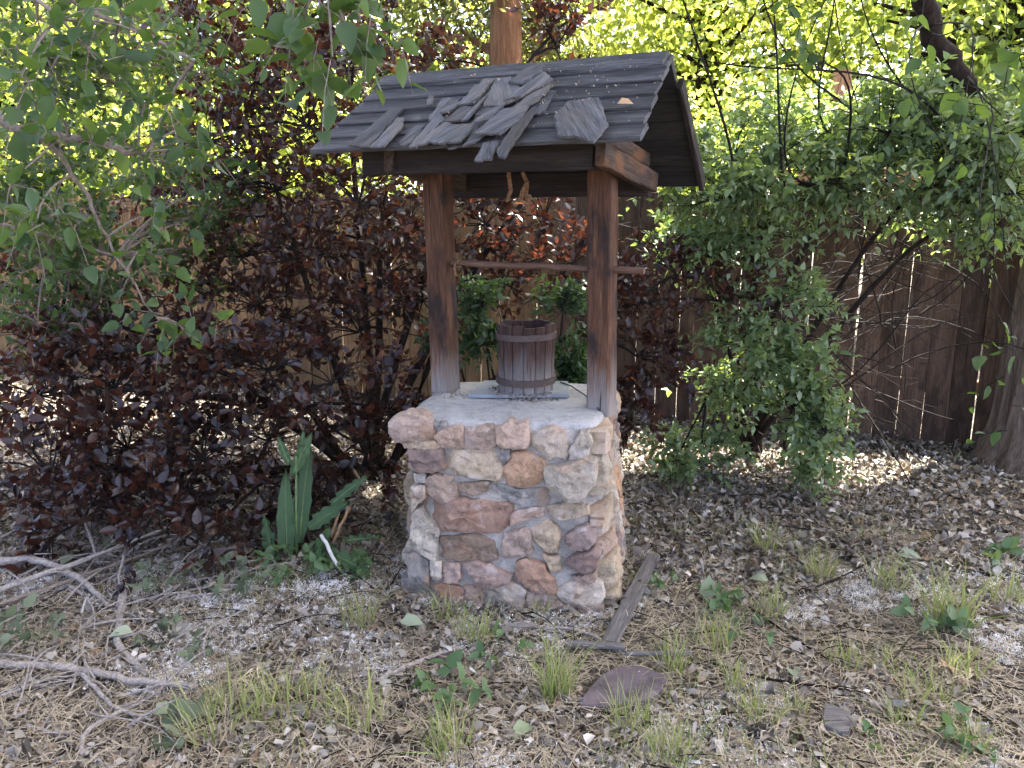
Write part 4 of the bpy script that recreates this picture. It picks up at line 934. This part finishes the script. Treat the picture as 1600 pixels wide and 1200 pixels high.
far_tree('juniper_tree', 'tall red barked juniper with olive sprays rising behind the well roof', 'tree', -.13, 9.0, 4.2, 1.6, 1.2, 2.4, 12000, .10, 'olive', 7.5, .19, 'redbark', 'narrow', None, 70, 2.2, .9)
far_tree('maple_tree', 'bright yellow green tree beyond the fence right of the roof', 'tree', 2.3, 10.2, 3.4, 2.3, 1.5, 2.4, 13000, .10, 'yellow', 4.5, .13, ncl=170)
far_tree('maple_tree', 'sunlit leafy tree beyond the fence behind the leaning dark limb', 'tree', 5.2, 8.8, 3.1, 2.3, 1.5, 2.2, 13000, .11, 'midgreen', 4.2, .15, ncl=170)
far_tree('hazel_bush', 'low bright bush just behind the left fence', 'bush', -3.9, 7.6, 1.75, 1.3, .5, .75, 5000, .065, 'yellow', 1.6, .03, group=None, low=.3)
far_tree('hazel_bush', 'low bright bush behind the fence left of the well', 'bush', -1.7, 7.2, 1.7, 1.0, .5, .8, 4500, .065, 'yellow', 1.6, .03, low=.3)
far_tree('hazel_bush', 'low bright bush behind the fence right of the roof', 'bush', 1.9, 7.4, 1.75, 1.0, .5, .75, 4000, .065, 'yellow', 1.6, .03, low=.3)
far_tree('backdrop_tree', 'distant pale green tree filling the gap behind the juniper', 'tree', .6, 14.5, 3.2, 4.2, 1.6, 2.8, 11000, .14, 'yellow', 4.5, .18, ncl=200)
far_tree('backdrop_tree', 'distant green tree filling the gap at upper right', 'tree', 7.5, 13.5, 3.2, 3.8, 1.6, 2.8, 9000, .15, 'midgreen', 4.5, .18, ncl=200)
far_tree('backdrop_tree', 'distant green tree filling the gap at upper left', 'tree', -7.2, 14, 3.4, 3.8, 1.6, 2.8, 9000, .15, 'midgreen', 4.5, .18, ncl=200)
# ------------------------------------------------------------------ dock plant, weeds, grass
def blade_leaf(L, W, wav=.01, curve=.25, fold=.12, nx=14, ny=4, ruffle=9):
    b = MB(); V = []
    for i in range(nx + 1):
        t = i / nx; wdt = W * (math.sin(PI * min(1, t * .92 + .08)) ** .75) * (1 - .25 * t)
        for j in range(-ny, ny + 1):
            s = j / ny; V.append((L * t * (1 - .06 * t), wdt / 2 * s, fold * W * abs(s) - curve * L * t * t * .5 + wav * math.sin(t * ruffle * PI + s) * s * s + .0035 * math.sin(t * 40) * abs(s)))
    q = 2 * ny + 1
    b.add(V, [(i * q + j, i * q + j + 1, (i + 1) * q + j + 1, (i + 1) * q + j) for i in range(nx) for j in range(2 * ny)]); return b
def make_dock():
    o = Vector((-.87, 3.0, 0)); t = thing('dock_plant', 'tall green dock plant with long upright leaves at the purple shrub foot', 'plant', o)
    #       base offset          direction                normal            L    W
    Ls = [((-.03, 0, .02), (.0, .05, 1), (.1, -1, .1), .40, .105), ((.02, .02, .1), (.10, .0, 1), (.0, -1, .3), .42, .10), ((-.07, -.02, 0), (-.12, -.1, 1), (-.2, -1, .2), .26, .085),
          ((.06, .02, .16), (.75, -.05, .62), (-.3, -.8, .6), .21, .10), ((.16, .0, .27), (.75, .0, .66), (-.3, -.8, .5), .20, .065), ((.0, .03, .38), (.45, .1, .9), (.3, -1, .2), .20, .07), ((-.01, .04, .42), (-.35, .1, .9), (.3, -1, .2), .13, .05),
          ((.03, .04, .43), (.15, .1, 1), (.2, -1, .2), .14, .045), ((.08, -.03, .0), (.35, -.2, .9), (.1, -1, .3), .24, .08), ((.16, -.08, .10), (.9, -.3, -.25), (.1, -.4, 1), .22, .10), ((.2, -.02, .12), (1, .2, .1), (0, -.2, 1), .16, .06), ((.22, -.14, .03), (1, -.1, .02), (0, -.2, 1), .17, .06)]
    for (p, d, n, L, W) in Ls:
        d = Vector(d).normalized(); y = Vector(n).cross(d); Mx = axes(o + Vector(p), d, y)
        CV = random.uniform(.1, .45)
        lf = blade_leaf(L, W * .76, .012, CV, .12).build('leaf', 'dock', t, Mx, smooth=True)
        m = MB(); m.tube([(L * k / 6 * (1 - .06 * k / 6), 0, 0.002 - CV * L * (k / 6) ** 2 * .5) for k in range(7)], [.0042 * (1 - k / 7) + .0006 for k in range(7)], 5); m.build('midrib', 'midrib', lf, WORLD[lf.name], smooth=True)
    m = MB(); m.tube([tuple(o + Vector(q)) for q in ((0, .02, -.02), (.01, .02, .2), (.02, .035, .46))], [.007, .006, .004], 7); m.build('stem', 'midrib', t, smooth=True)
make_dock()
def weed(x, y, n, h, size, label, mat='weed', cat='weed', spread=.12, tpl='near', name='weed', upb=.8, group=None):
    z = float(gz(x, y)); t = thing(name, label, cat, (x, y, z), group); F = Foliage()
    for k in range(n):
        a = rs.uniform(0, 6.28); r = spread * rs.random() ** .6; e = np.array([x + r * math.cos(a), y + r * math.sin(a), z + h * rs.uniform(.35, 1)])
        p = np.array([x + r * .3 * math.cos(a), y + r * .3 * math.sin(a), z - .005]); F.tw.tube([tuple(v) for v in bez(p, e, 0, .1, 4, .05)], [.0022, .002, .0015, .001], 3, caps=False)
        F.twig(e, np.array([math.cos(a), math.sin(a), .6]), size * .8, 4, size, spread=1., droop=.3, upb=upb, r=.001)
    p, d, nn, s = F.arr(); leaf_parts(leaf_base_mesh('leaf', tpl, mat), t, p, d, nn, s); F.tw.build('stalks', 'midrib', t)
weed(-.80, 2.83, 16, .12, .055, 'dark green weed clump at the foot of the dock plant', spread=.14)
weed(-.66, 2.92, 10, .09, .055, 'green weed clump between the dock plant and the well', spread=.11)
weed(-1.0, 2.72, 10, .10, .05, 'wilted grey green leaves left of the weed clump', 'wilt', 'leaves', .12, name='wilted_sprig', upb=.3)
weed(-1.28, 2.78, 9, .10, .05, 'wilted leafy sprig below the purple shrub by the twigs', 'wilt', 'leaves', .12, name='wilted_sprig', upb=.3)
weed(-1.58, 2.38, 12, .10, .055, 'wilted cut green sprig at the left edge among branches', 'wilt', 'leaves', .13, name='wilted_sprig', upb=.4)
weed(-1.1, 2.38, 9, .05, .045, 'small grey green sprig beside the forked grey branch', 'wilt', 'leaves', .13, name='wilted_sprig', upb=.6)
weed(-.16, 2.12, 6, .09, .062, 'pale leaved weed seedling in front of the well', 'weed', 'weed', .09)
weed(-.03, 2.3, 4, .10, .045, 'small upright weed among grass in front of the well', 'weed', 'weed', .06)
weed(.82, 2.55, 12, .08, .045, 'dark green weed patch right of the loose slat', 'weed', 'weed', .16)
weed(1.38, 2.48, 6, .09, .06, 'broad leaved weed beside the tall grass at right', 'weed', 'weed', .09)
weed(.62, 2.78, 7, .05, .04, 'low green weed near the upper end of the slat', 'weed', 'weed', .1)
weed(1.55, 3.98, 9, .22, .07, 'bright leafy seedling at the fence foot right of the shrub', 'weed', 'plant', .16, name='seedling')
weed(1.98, 2.98, 4, .05, .06, 'small pale green sprout on bare litter at far right', 'weed', 'weed', .06)
weed(-.87, 1.93, 4, .04, .07, 'pale broad leaf weed near the lower left edge', 'wilt', 'weed', .06)
weed(.96, 1.86, 3, .05, .035, 'tiny round leaved weed near the loose shingle', 'weed', 'weed', .05)
weed(1.22, 1.9, 5, .06, .045, 'small green weed at the lower right corner', 'weed', 'weed', .06)

def tuft(x, y, n, h, label, spread=.04, dry=.33, name='grass_tuft'):
    z = float(gz(x, y)); t = thing(name, label, 'grass', (x, y, z), 'grass tufts in the litter')
    for mat, cnt, hh in (('grass', int(n * (1 - dry)), h), ('straw', int(n * dry) + 4, h * .8)):
        a = rs.uniform(0, 6.28, cnt); r = spread * rs.random(cnt) ** .5; bx = x + r * np.cos(a); by = y + r * np.sin(a)
        L = hh * rs.uniform(.45, 1.1, cnt); lean = rs.normal(0, .33, (cnt, 2)) + np.stack([np.cos(a), np.sin(a)], 1) * .18
        wd = rs.uniform(.0018, .0036, cnt); fa = rs.uniform(0, 6.28, cnt); sd = np.stack([np.cos(fa), np.sin(fa), np.zeros(cnt)], 1) * wd[:, None]
        b0 = np.stack([bx, by, np.full(cnt, z - .004)], 1); V = []
        for k, tt in enumerate((0, .35, .7, 1.0)):
            c = b0 + np.stack([lean[:, 0] * L * tt ** 1.7, lean[:, 1] * L * tt ** 1.7, L * tt * (1 - .18 * tt * np.hypot(lean[:, 0], lean[:, 1]))], 1); wv = sd * (1 - tt * .93)
            V += [c - wv, c + wv]
        V = np.stack(V, 1); F0 = np.array([(0, 1, 3, 2), (2, 3, 5, 4), (4, 5, 7, 6)]); F = F0[None] + (np.arange(cnt) * 8)[:, None, None]
        o = link('green_blades' if mat == 'grass' else 'dry_blades', npmesh('blades', V.reshape(-1, 3), F.reshape(-1, 4), np.repeat(rs.random(cnt), 8)), mat, t); o.data.transform(WORLD[t.name].inverted()); o.matrix_basis = Matrix(); o['kind'] = 'stuff'
for (x, y, n, h, sp, lab) in [
    (-.12, 2.44, 50, .15, .06, 'grass tuft just before the left half of the well front'), (.13, 2.12, 80, .20, .045, 'tall dense grass tuft left of the purple flagstone'), (.33, 1.99, 60, .12, .06, 'grass tuft along the lower edge of the flagstone'),
    (1.07, 3.17, 40, .17, .04, 'lone upright grass tuft farthest back right of the well'), (.92, 2.62, 50, .13, .05, 'grass tuft behind the dark green weed patch'), (1.21, 2.93, 45, .13, .05, 'grass tuft midway between the slat and the right edge'),
    (1.5, 2.53, 90, .22, .07, 'largest tall grass tuft at right'), (.66, 2.42, 60, .13, .07, 'grass tuft right of the loose slat lower end'), (1.05, 2.29, 55, .10, .05, 'short grass tuft in the right foreground middle'),
    (1.16, 2.27, 45, .09, .04, 'short grass tuft beside another at right foreground'), (1.22, 2.12, 70, .10, .08, 'wide dry topped grass tuft at right foreground'), (1.38, 2.24, 60, .12, .06, 'grass tuft above the wide dry topped one'),
    (.70, 2.0, 60, .10, .05, 'grass tuft left above the loose shingle'), (.80, 2.03, 35, .08, .03, 'narrow grass tuft just above the loose shingle'), (.42, 1.86, 80, .13, .06, 'grass tuft at the bottom edge below the flagstone'),
    (-.80, 1.98, 110, .15, .11, 'loose dry grass tuft in the left foreground'), (-.62, 2.05, 110, .13, .12, 'straw coloured grass tuft left of centre foreground'), (-.42, 1.98, 60, .14, .09, 'thin grass tuft at the bottom left of centre'),
    (-.52, 2.52, 45, .15, .06, 'grass tuft left of the well corner'), (-.24, 2.60, 45, .13, .06, 'grass tuft touching the well foot at left'), (-.17, 1.86, 70, .17, .06, 'grass tuft at the bottom edge below the pale weed'),
    (1.42, 2.80, 50, .16, .06, 'grass tuft behind the largest tall one at right'), (1.78, 2.62, 55, .14, .07, 'grass tuft at the right edge of the clearing'), (.66, 2.16, 45, .11, .035, 'narrow grass tuft right of the flagstone'),
    (.50, 2.26, 45, .13, .04, 'grass tuft above the right tip of the flagstone'), (1.08, 1.98, 55, .10, .05, 'grass tuft right of the loose shingle'), (.10, 2.62, 25, .10, .03, 'small grass tuft at the well foot near its middle'), (1.2, 1.88, 50, .10, .05, 'grass tuft at the lower right corner')]:
    tuft(x, y, int(n * 1.4), h * 1.15, lab, sp)

# ------------------------------------------------------------------ things lying on the ground
def tagged(o, label, cat, group=None): return tag(o, label, cat, group)
def slat(p, q, W, T, label, name='loose_plank', z=.03):
    p = Vector((*p, float(gz(*p)) + z + T / 2)); q = Vector((*q, float(gz(*q)) + z + T / 2 + .012))
    tagged(plank((q - p).length, W, T, 8, .002).build(name, 'drywood', None, axes(p, q - p, Vector((-(q - p).y, (q - p).x, 0)))), label, 'plank')
slat((.315, 2.37), (.565, 3.0), .055, .016, 'weathered grey slat leaning away from the well right foot')
slat((.17, 2.375), (.36, 2.33), .03, .014, 'short dark slat under the curved twig by the flagstone')
slat((.36, 2.31), (.56, 2.29), .018, .012, 'thin dark lath right of the short slat', 'thin_lath')
def slab(name, P, z0, z1, mat, label, cat, m=5):
    Q = []
    for k in range(len(P)):
        p, q = Vector(P[k]), Vector(P[(k + 1) % len(P)])
        for j in range(m): Q.append(p.lerp(q, j / m) + Vector((random.uniform(-.004, .004), random.uniform(-.004, .004))))
    n = len(Q); Q = [Q[k] * .6 + (Q[k - 1] + Q[(k + 1) % n]) * .2 for k in range(n)]; cc = sum(Q, Vector((0, 0))) / n; b = MB()
    V = [(q.x, q.y, z0) for q in Q] + [(q.x, q.y, z1 - .004) for q in Q] + [(cc.x + (q.x - cc.x) * .96, cc.y + (q.y - cc.y) * .96, z1) for q in Q] + [(cc.x, cc.y, z1 + .001)]
    b.add(V, [(k, (k + 1) % n, n + (k + 1) % n, n + k) for k in range(n)] + [(n + k, n + (k + 1) % n, 2 * n + (k + 1) % n, 2 * n + k) for k in range(n)] + [(2 * n + k, 2 * n + (k + 1) % n, 3 * n) for k in range(n)])
    return tagged(b.build(name, mat, None), label, cat)
slab('flagstone', [(.19, 2.04), (.205, 2.09), (.27, 2.2), (.33, 2.245), (.40, 2.25), (.47, 2.19), (.44, 2.12), (.39, 2.07), (.29, 2.04)], -.03, .027, 'flag', 'flat purple grey flagstone set in the litter before the well', 'flagstone')
slab('flagstone', [(-.30, 2.28), (-.22, 2.33), (-.16, 2.29), (-.21, 2.24)], -.03, .024, 'flag', 'small half buried purple stone left of the pale weed', 'flagstone')
slab('loose_shingle', [(.88, 2.035), (.945, 1.995), (.90, 1.89), (.84, 1.93)], .02, .042, 'drywood', 'small square grey shingle lying at the bottom right', 'shingle', 3)
def stick(pts, r0, r1, mat, label, name='dead_branch', z=None, spurs=2, lump=.14, k=7):
    if 'branch' in name and mat == 'palebranch': r0 *= .9; r1 *= .75; spurs += 2
    P = []
    for i, q in enumerate(pts): P.append(np.array([q[0], q[1], (float(gz(q[0], q[1])) + .02 + r0) if len(q) < 3 else q[2]]))
    D = []
    for i in range(len(P) - 1):
        p0, p1, p2, p3 = P[max(i - 1, 0)], P[i], P[i + 1], P[min(i + 2, len(P) - 1)]
        for f in np.linspace(0, 1, 6, endpoint=False): D.append(.5 * ((2 * p1) + (p2 - p0) * f + (2 * p0 - 5 * p1 + 4 * p2 - p3) * f * f + (3 * p1 - p0 - 3 * p2 + p3) * f ** 3) + rs.normal(0, r0 * .18, 3))
    D.append(P[-1]); D = np.array(D)
    t = thing(name, label, 'branch', tuple(P[0])); m = MB(); m.tube([tuple(p) for p in D], np.linspace(r0, r1, len(D)), k, lump=lump); m.build('wood', mat, t, smooth=True)
    for _ in range(spurs):
        i = rs.integers(2, len(D) - 1); d = norm(D[i] - D[i - 1] + rs.normal(0, .6, 3) * np.linalg.norm(D[i] - D[i - 1])); d[2] = abs(d[2]) * .5
        m = MB(); m.tube([tuple(v) for v in bez(D[i], D[i] + d * rs.uniform(.05, .14), 0, .1, 5, .08)], np.linspace(r0 * .4, .001, 5), 5); m.build('side_twig', mat, t, smooth=True)
stick([(-2.05, 2.94, .05), (-1.84, 2.90, .075), (-1.62, 2.78, .06), (-1.43, 2.62, .035)], .019, .013, 'palebranch', 'thick pale curved branch lying at the left edge')
stick([(-1.95, 2.6, .05), (-1.62, 2.88, .10), (-1.38, 3.2, .13)], .014, .006, 'palebranch', 'long straight pale branch crossing over the curved one')
stick([(-1.9, 2.55, .03), (-1.6, 2.82, .06), (-1.36, 3.1, .08)], .009, .005, 'greytwig', 'dark grey stick beside the long pale branch', spurs=1)
stick([(-1.67, 2.79), (-1.53, 2.68), (-1.38, 2.60)], .009, .006, 'palebranch', 'short pale branch meeting the forked grey one', spurs=1)
stick([(-1.40, 2.66, .05), (-1.33, 2.5, .035), (-1.27, 2.36, .03), (-1.13, 2.22, .025)], .018, .014, 'palebranch', 'spotted grey forked branch curving in the left foreground')
stick([(-1.6, 2.22), (-1.3, 2.2), (-1.13, 2.16), (-.93, 2.13)], .016, .013, 'palebranch', 'thick brown grey branch lying flat in the left foreground', spurs=1)
stick([(-1.12, 1.84), (-1.15, 1.95), (-1.05, 2.1), (-.98, 2.2, .07)], .009, .005, 'palebranch', 'white thin twig bending down at the bottom left', spurs=3)
stick([(-1.28, 2.16, .05), (-1.14, 2.05), (-1.0, 1.99)], .008, .005, 'palebranch', 'short white twig crossing the bent one', spurs=2)
stick([(-2.05, 3.42, .12), (-1.92, 3.36, .17), (-1.78, 3.16, .13), (-1.62, 2.93, .05)], .011, .008, 'palebranch', 'pale arched branch hooking out of the purple shrub', spurs=3)
stick([(-2.2, 3.1, .03), (-2.06, 3.32, .10)], .008, .004, 'palebranch', 'short pale stick at the far left edge', spurs=0)
stick([(-1.6, 1.98), (-1.47, 2.07), (-1.34, 2.2)], .008, .005, 'palebranch', 'pale stick at the left edge below the branches', spurs=1)
stick([(-1.5, 2.3), (-1.3, 2.55), (-1.15, 2.85, .1)], .004, .002, 'greytwig', 'thin straight grey twig across the branch pile', 'twig', spurs=1)
stick([(-1.55, 2.72, .03), (-1.47, 2.52, .06)], .005, .003, 'whitewood', 'short white splinter among the left branches', 'twig', spurs=0)
stick([(-1.5, 2.95, .15), (-1.47, 2.8, .08), (-1.42, 2.68, .04)], .006, .003, 'palebranch', 'knobbly pale twig leaning over the long branch', 'twig', spurs=4)
stick([(-.40, 2.14), (-.29, 2.26), (-.17, 2.36)], .011, .007, 'palebranch', 'knobbly grey stick left of the small buried stone', spurs=2)
stick([(-.08, 2.53), (.08, 2.50), (.24, 2.46), (.37, 2.30)], .008, .004, 'palebranch', 'curved pale twig before the well front right', 'twig', spurs=2)
stick([(.62, 2.27), (.78, 2.18), (1.0, 2.12)], .005, .003, 'twig', 'thin dark forked twig right of the flagstone', 'twig', spurs=2)
stick([(.85, 2.65), (.93, 2.45), (1.0, 2.3)], .005, .003, 'twig', 'dark twig through the green weed patch', 'twig', spurs=3)
stick([(1.05, 2.75), (1.3, 2.9), (1.5, 3.05)], .004, .002, 'twig', 'slender dark twig behind the largest grass tuft', 'twig', spurs=3)
stick([(-.74, 2.93, .17), (-.66, 2.83, .09)], .008, .007, 'whitewood', 'short white peeled stick under the dock leaves', 'twig', spurs=0, lump=.03)
stick([(-.745, 3.12, .08), (-.70, 3.13, .24)], .007, .006, 'palewood', 'left of two tan split stakes by the dock plant', 'stake', spurs=0, lump=.03, k=5)
stick([(-.735, 3.10, .07), (-.665, 3.10, .22)], .007, .006, 'palewood', 'right of two tan split stakes by the dock plant', 'stake', spurs=0, lump=.03, k=5)
# fallen pale leaves
bl = leaf_base_mesh('fallen_leaf', 'litter', 'paleleaf')
for (x, y, s, lab) in [(.98, 2.84, .075, 'pale green fallen leaf curled on litter right of the well'), (.70, 2.68, .085, 'pale crumpled leaf just right of the loose slat'), (.86, 2.22, .06, 'pale fallen leaf between grass tufts at right'), (-1.78, 2.95, .08, 'pale grey green leaf fallen beside the curved branch'), (-1.72, 3.15, .075, 'pale ragged leaf caught under the arched branch'), (-1.25, 2.42, .075, 'pointed pale leaf beside the grey forked branch'), (1.55, 3.02, .09, 'long pale leaf lying behind the tall grass'), (-.38, 2.50, .08, 'pale fallen leaf left of the well foot'), (.05, 1.95, .07, 'pale leaf on the fluff at the bottom centre'), (-1.0, 2.0, .07, 'grey pale leaf in the lower left litter')]:
    d = norm(np.array([[rs.normal(), rs.normal(), .15]])); n = np.array([[rs.normal(0, .25), -.35, 1.]])
    x_, y_, z_ = frames(d, n); q = np.array([x, y, float(gz(x, y)) + .035])
    Mx = Matrix([[float(x_[0][i]) * s, float(y_[0][i]) * s, float(z_[0][i]) * s, q[i]] for i in range(3)] + [[0, 0, 0, 1]])
    tagged(link('fallen_leaf', bl, None, None, Mx), lab, 'leaf', 'pale fallen leaves')

# ------------------------------------------------------------------ ground cover: litter, straw, twigs, fluff
def well_mask(x, y):
    rel = np.stack([x - FP.x, y - FP.y], 1); u = rel @ np.array([FA.x, FA.y]) + .025; v = -(rel @ np.array([FN.x, FN.y]))
    return ((np.abs(u) < .36) & (v > .0) & (v < .68)) | (((x - .33) / .135) ** 2 + ((y - 2.14) / .095) ** 2 < 1) | (((x - .89) / .045) ** 2 + ((y - 1.965) / .06) ** 2 < 1)
def make_litter():
    n = 150000; y = 1.5 + 4.9 * rs.random(n) ** 1.25; x = rs.uniform(-1, 1, n) * (.72 * y + .1); k = ~well_mask(x, y) & (y < fence_y(x) - .02)
    x, y = x[k], y[k]; k = (nzv(x * 1.6, y * 1.6) * 1.6 + .55 > rs.random(len(x))) | (y > 3.4); x, y = x[k], y[k]; n = len(x); far = y > 2.9
    p = np.stack([x, y, gz(x, y) + rs.exponential(.008, n) + .003], 1); d = rs.normal(size=(n, 3)); d[:, 2] *= .25
    up = np.tile([0, 0, 1.], (n, 1)) + rs.normal(0, .45, (n, 3)); s = np.where(far, rs.uniform(.016, .048, n), rs.uniform(.008, .026, n) * rs.choice([1, 1, 1.7], n)); rr = rs.random(n); sh = rr < .5; cu = rr > .75
    tag(link('leaf_litter', leaves_mesh('leaf_litter', 'litter', p[~sh & ~cu], d[~sh & ~cu], up[~sh & ~cu], s[~sh & ~cu]), 'litter'), 'dry brown and grey fallen leaves covering the ground', 'leaf litter', kind='stuff')
    tag(link('leaf_crumbs', leaves_mesh('leaf_crumbs', 'shard', p[sh], d[sh], up[sh], s[sh] * 1.1), 'litter'), 'broken bits of dry leaves and bark between the fallen leaves', 'leaf litter', kind='stuff')
    tag(link('curled_leaves', leaves_mesh('curled_leaves', 'curl', p[cu], d[cu], up[cu], s[cu] * 1.1), 'litter'), 'curled crisp dead leaves lying over the flat litter', 'leaf litter', kind='stuff')
    # straw
    n = 30000; y = 1.5 + 2.6 * rs.random(n) ** 1.5; x = rs.uniform(-1, 1, n) * (.7 * y + .1); k = ~well_mask(x, y); x, y = x[k], y[k]; n = len(x)
    a = rs.uniform(0, 6.28, n); L = rs.uniform(.02, .11, n); dr = np.stack([np.cos(a), np.sin(a), rs.normal(0, .16, n)], 1) * L[:, None]; wv = np.stack([-np.sin(a), np.cos(a), np.zeros(n)], 1) * rs.uniform(.0007, .0018, n)[:, None]
    c = np.stack([x, y, gz(x, y) + .014 + rs.exponential(.008, n)], 1); bow = np.stack([rs.normal(0, .12, n) * L, rs.normal(0, .12, n) * L, rs.uniform(0, .12, n) * L], 1)
    V = np.stack([c - dr / 2 - wv, c - dr / 2 + wv, c + bow - wv, c + bow + wv, c + dr / 2 - wv * .5, c + dr / 2 + wv * .5], 1); F = np.array([(0, 1, 3, 2), (2, 3, 5, 4)])[None] + (np.arange(n) * 6)[:, None, None]
    tag(link('straw', npmesh('straw', V.reshape(-1, 3), F.reshape(-1, 4), np.repeat(rs.random(n), 6)), 'straw'), 'dry straw stems scattered over the foreground', 'straw', kind='stuff')
    # short scattered grass
    n = 4200; y = 1.6 + 1.9 * rs.random(n) ** 1.2; x = rs.uniform(-.6, 1, n) * (.66 * y); k = ~well_mask(x, y) & (nzv(x, y) > .1); x, y = x[k], y[k]; n = len(x)
    L = rs.uniform(.03, .09, n); c = np.stack([x, y, gz(x, y)], 1); ln = rs.normal(0, .4, (n, 3)) * L[:, None]; ln[:, 2] = L; a = rs.uniform(0, 6.28, n); wv = np.stack([np.cos(a), np.sin(a), np.zeros(n)], 1) * rs.uniform(.001, .002, n)[:, None]
    V = np.stack([c - wv, c + wv, c + ln * .55 - wv * .7, c + ln * .55 + wv * .7, c + ln * np.array([1.2, 1.2, .95]) - wv * .1, c + ln * np.array([1.2, 1.2, .95]) + wv * .1], 1); F = np.array([(0, 1, 3, 2), (2, 3, 5, 4)])[None] + (np.arange(n) * 6)[:, None, None]
    tag(link('sparse_grass', npmesh('sparse_grass', V.reshape(-1, 3), F.reshape(-1, 4), np.repeat(rs.random(n), 6)), 'grass'), 'sparse short grass growing through the litter', 'grass', kind='stuff')
    # small dark twigs
    m = MB()
    for _ in range(420):
        yy = 1.6 + 3. * random.random() ** 1.2; xx = random.uniform(-1, 1) * .7 * yy
        if well_mask(np.array([xx]), np.array([yy]))[0]: continue
        a = random.uniform(0, 6.28); L = random.uniform(.05, .28); z = float(gz(xx, yy)) + .02
        m.tube([tuple(v) for v in bez((xx, yy, z), (xx + L * math.cos(a), yy + L * math.sin(a), z + random.uniform(-.005, .02)), 0, .03, 5, .07)], np.linspace(random.uniform(.0015, .0035), .001, 5), 4, caps=False)
    tag(m.build('twig_litter', 'twig', None, kind='stuff'), 'small dark twigs scattered over the leaf litter', 'twigs')
    m = MB()
    for _ in range(75):
        xx, yy = random.uniform(-2.0, -.95), random.uniform(1.85, 3.1); a = random.gauss(.5, .9); L = random.uniform(.1, .42); z = float(gz(xx, yy)) + .025
        pts = bez((xx, yy, z), (xx + L * math.cos(a), yy + L * math.sin(a), z + random.uniform(0, .07)), 0, .06, 6, .07); r0 = random.uniform(.002, .005)
        m.tube([tuple(v) for v in pts], np.linspace(r0, r0 * .4, 6), 5, caps=False)
        for k in range(random.randint(0, 3)):
            i = random.randint(1, 4); e = pts[i] + rs.normal(0, .05, 3) * [1, 1, .5]; m.tube([tuple(pts[i]), tuple(e)], [r0 * .5, r0 * .2], 4, caps=False)
    tag(m.build('brushwood', 'palebranch', None, kind='stuff'), 'tangle of thin pale dead twigs among the left branches', 'twigs')
    # cottonwood fluff
    nc = 3000; cy = 1.6 + 1.5 * rs.random(nc) ** 1.3; cx = rs.uniform(-1, 1, nc) * .7 * cy; k = ~well_mask(cx, cy) & (nzv(cx * 1.3 + 7, cy * 1.3) > .0); cx, cy = cx[k], cy[k]; nc = len(cx)
    per = 60; R = rs.uniform(.005, .028, nc) * rs.choice([.5, .8, 1.6], nc); ci = np.repeat(np.arange(nc), per); n = nc * per; off = rs.normal(size=(n, 3)) * R[ci][:, None] * np.array([1, 1, .35])
    p = np.stack([cx[ci], cy[ci], gz(cx[ci], cy[ci]) + .016], 1) + off; p[:, 2] = np.maximum(p[:, 2], gz(p[:, 0], p[:, 1]) + .008)
    d1 = rand_dir(n) * rs.uniform(.003, .011, n)[:, None]; d2 = rand_dir(n) * .0024
    V = np.stack([p - d1, p + d1, p + d2], 1); F = np.arange(n * 3).reshape(n, 3)
    tag(link('cotton_fluff', npmesh('cotton_fluff', V.reshape(-1, 3), F, np.repeat(rs.random(n), 3)), 'fluff'), 'white cottonwood fluff caught on the ground litter', 'fluff', kind='stuff')
def nzv(x, y): return np.array([mnoise.noise(Vector((float(a) * 1.7, float(b) * 1.7, .3))) for a, b in zip(x, y)])
make_litter()
def roof_bits():
    n = 140; s = rs.choice([rs.normal(.1, .14), .3, -.1], n) + rs.normal(.05, .16, n); t = rs.uniform(.05, .45, n)
    P = np.array([list(RC + RA * float(a) + ROOF_D * float(b) + ROOF_N * float(.05 + .006 * rs.random())) for a, b in zip(s, t)])
    cl = rs.integers(0, n, n); P[: n // 2] = P[cl[: n // 2]] + rs.normal(0, .006, (n // 2, 3)) * [1, 1, .3]
    nn = np.tile(np.array(ROOF_N), (n, 1)) + rs.normal(0, .4, (n, 3))
    tag(link('roof_lichen', leaves_mesh('roof_lichen', 'litter', P, rand_dir(n), nn, rs.uniform(.004, .012, n)), 'straw'), 'pale lichen and fluff specks on the roof shingles', 'lichen', kind='stuff')
    q = RC + RA * .49 + ROOF_D * .31 + ROOF_N * .045
    d = np.array([[.9, -.3, .1]]); x_, y_, z_ = frames(d, np.array([list(ROOF_N)])); s_ = .05
    me = leaf_base_mesh('dry_leaf', 'litter', 'palewood')
    tagged(link('dry_leaf', me, None, None, Matrix([[float(x_[0][i]) * s_, float(y_[0][i]) * s_, float(z_[0][i]) * s_, q[i]] for i in range(3)] + [[0, 0, 0, 1]])), 'single tan dry leaf resting on the roof right end', 'leaf')
roof_bits()
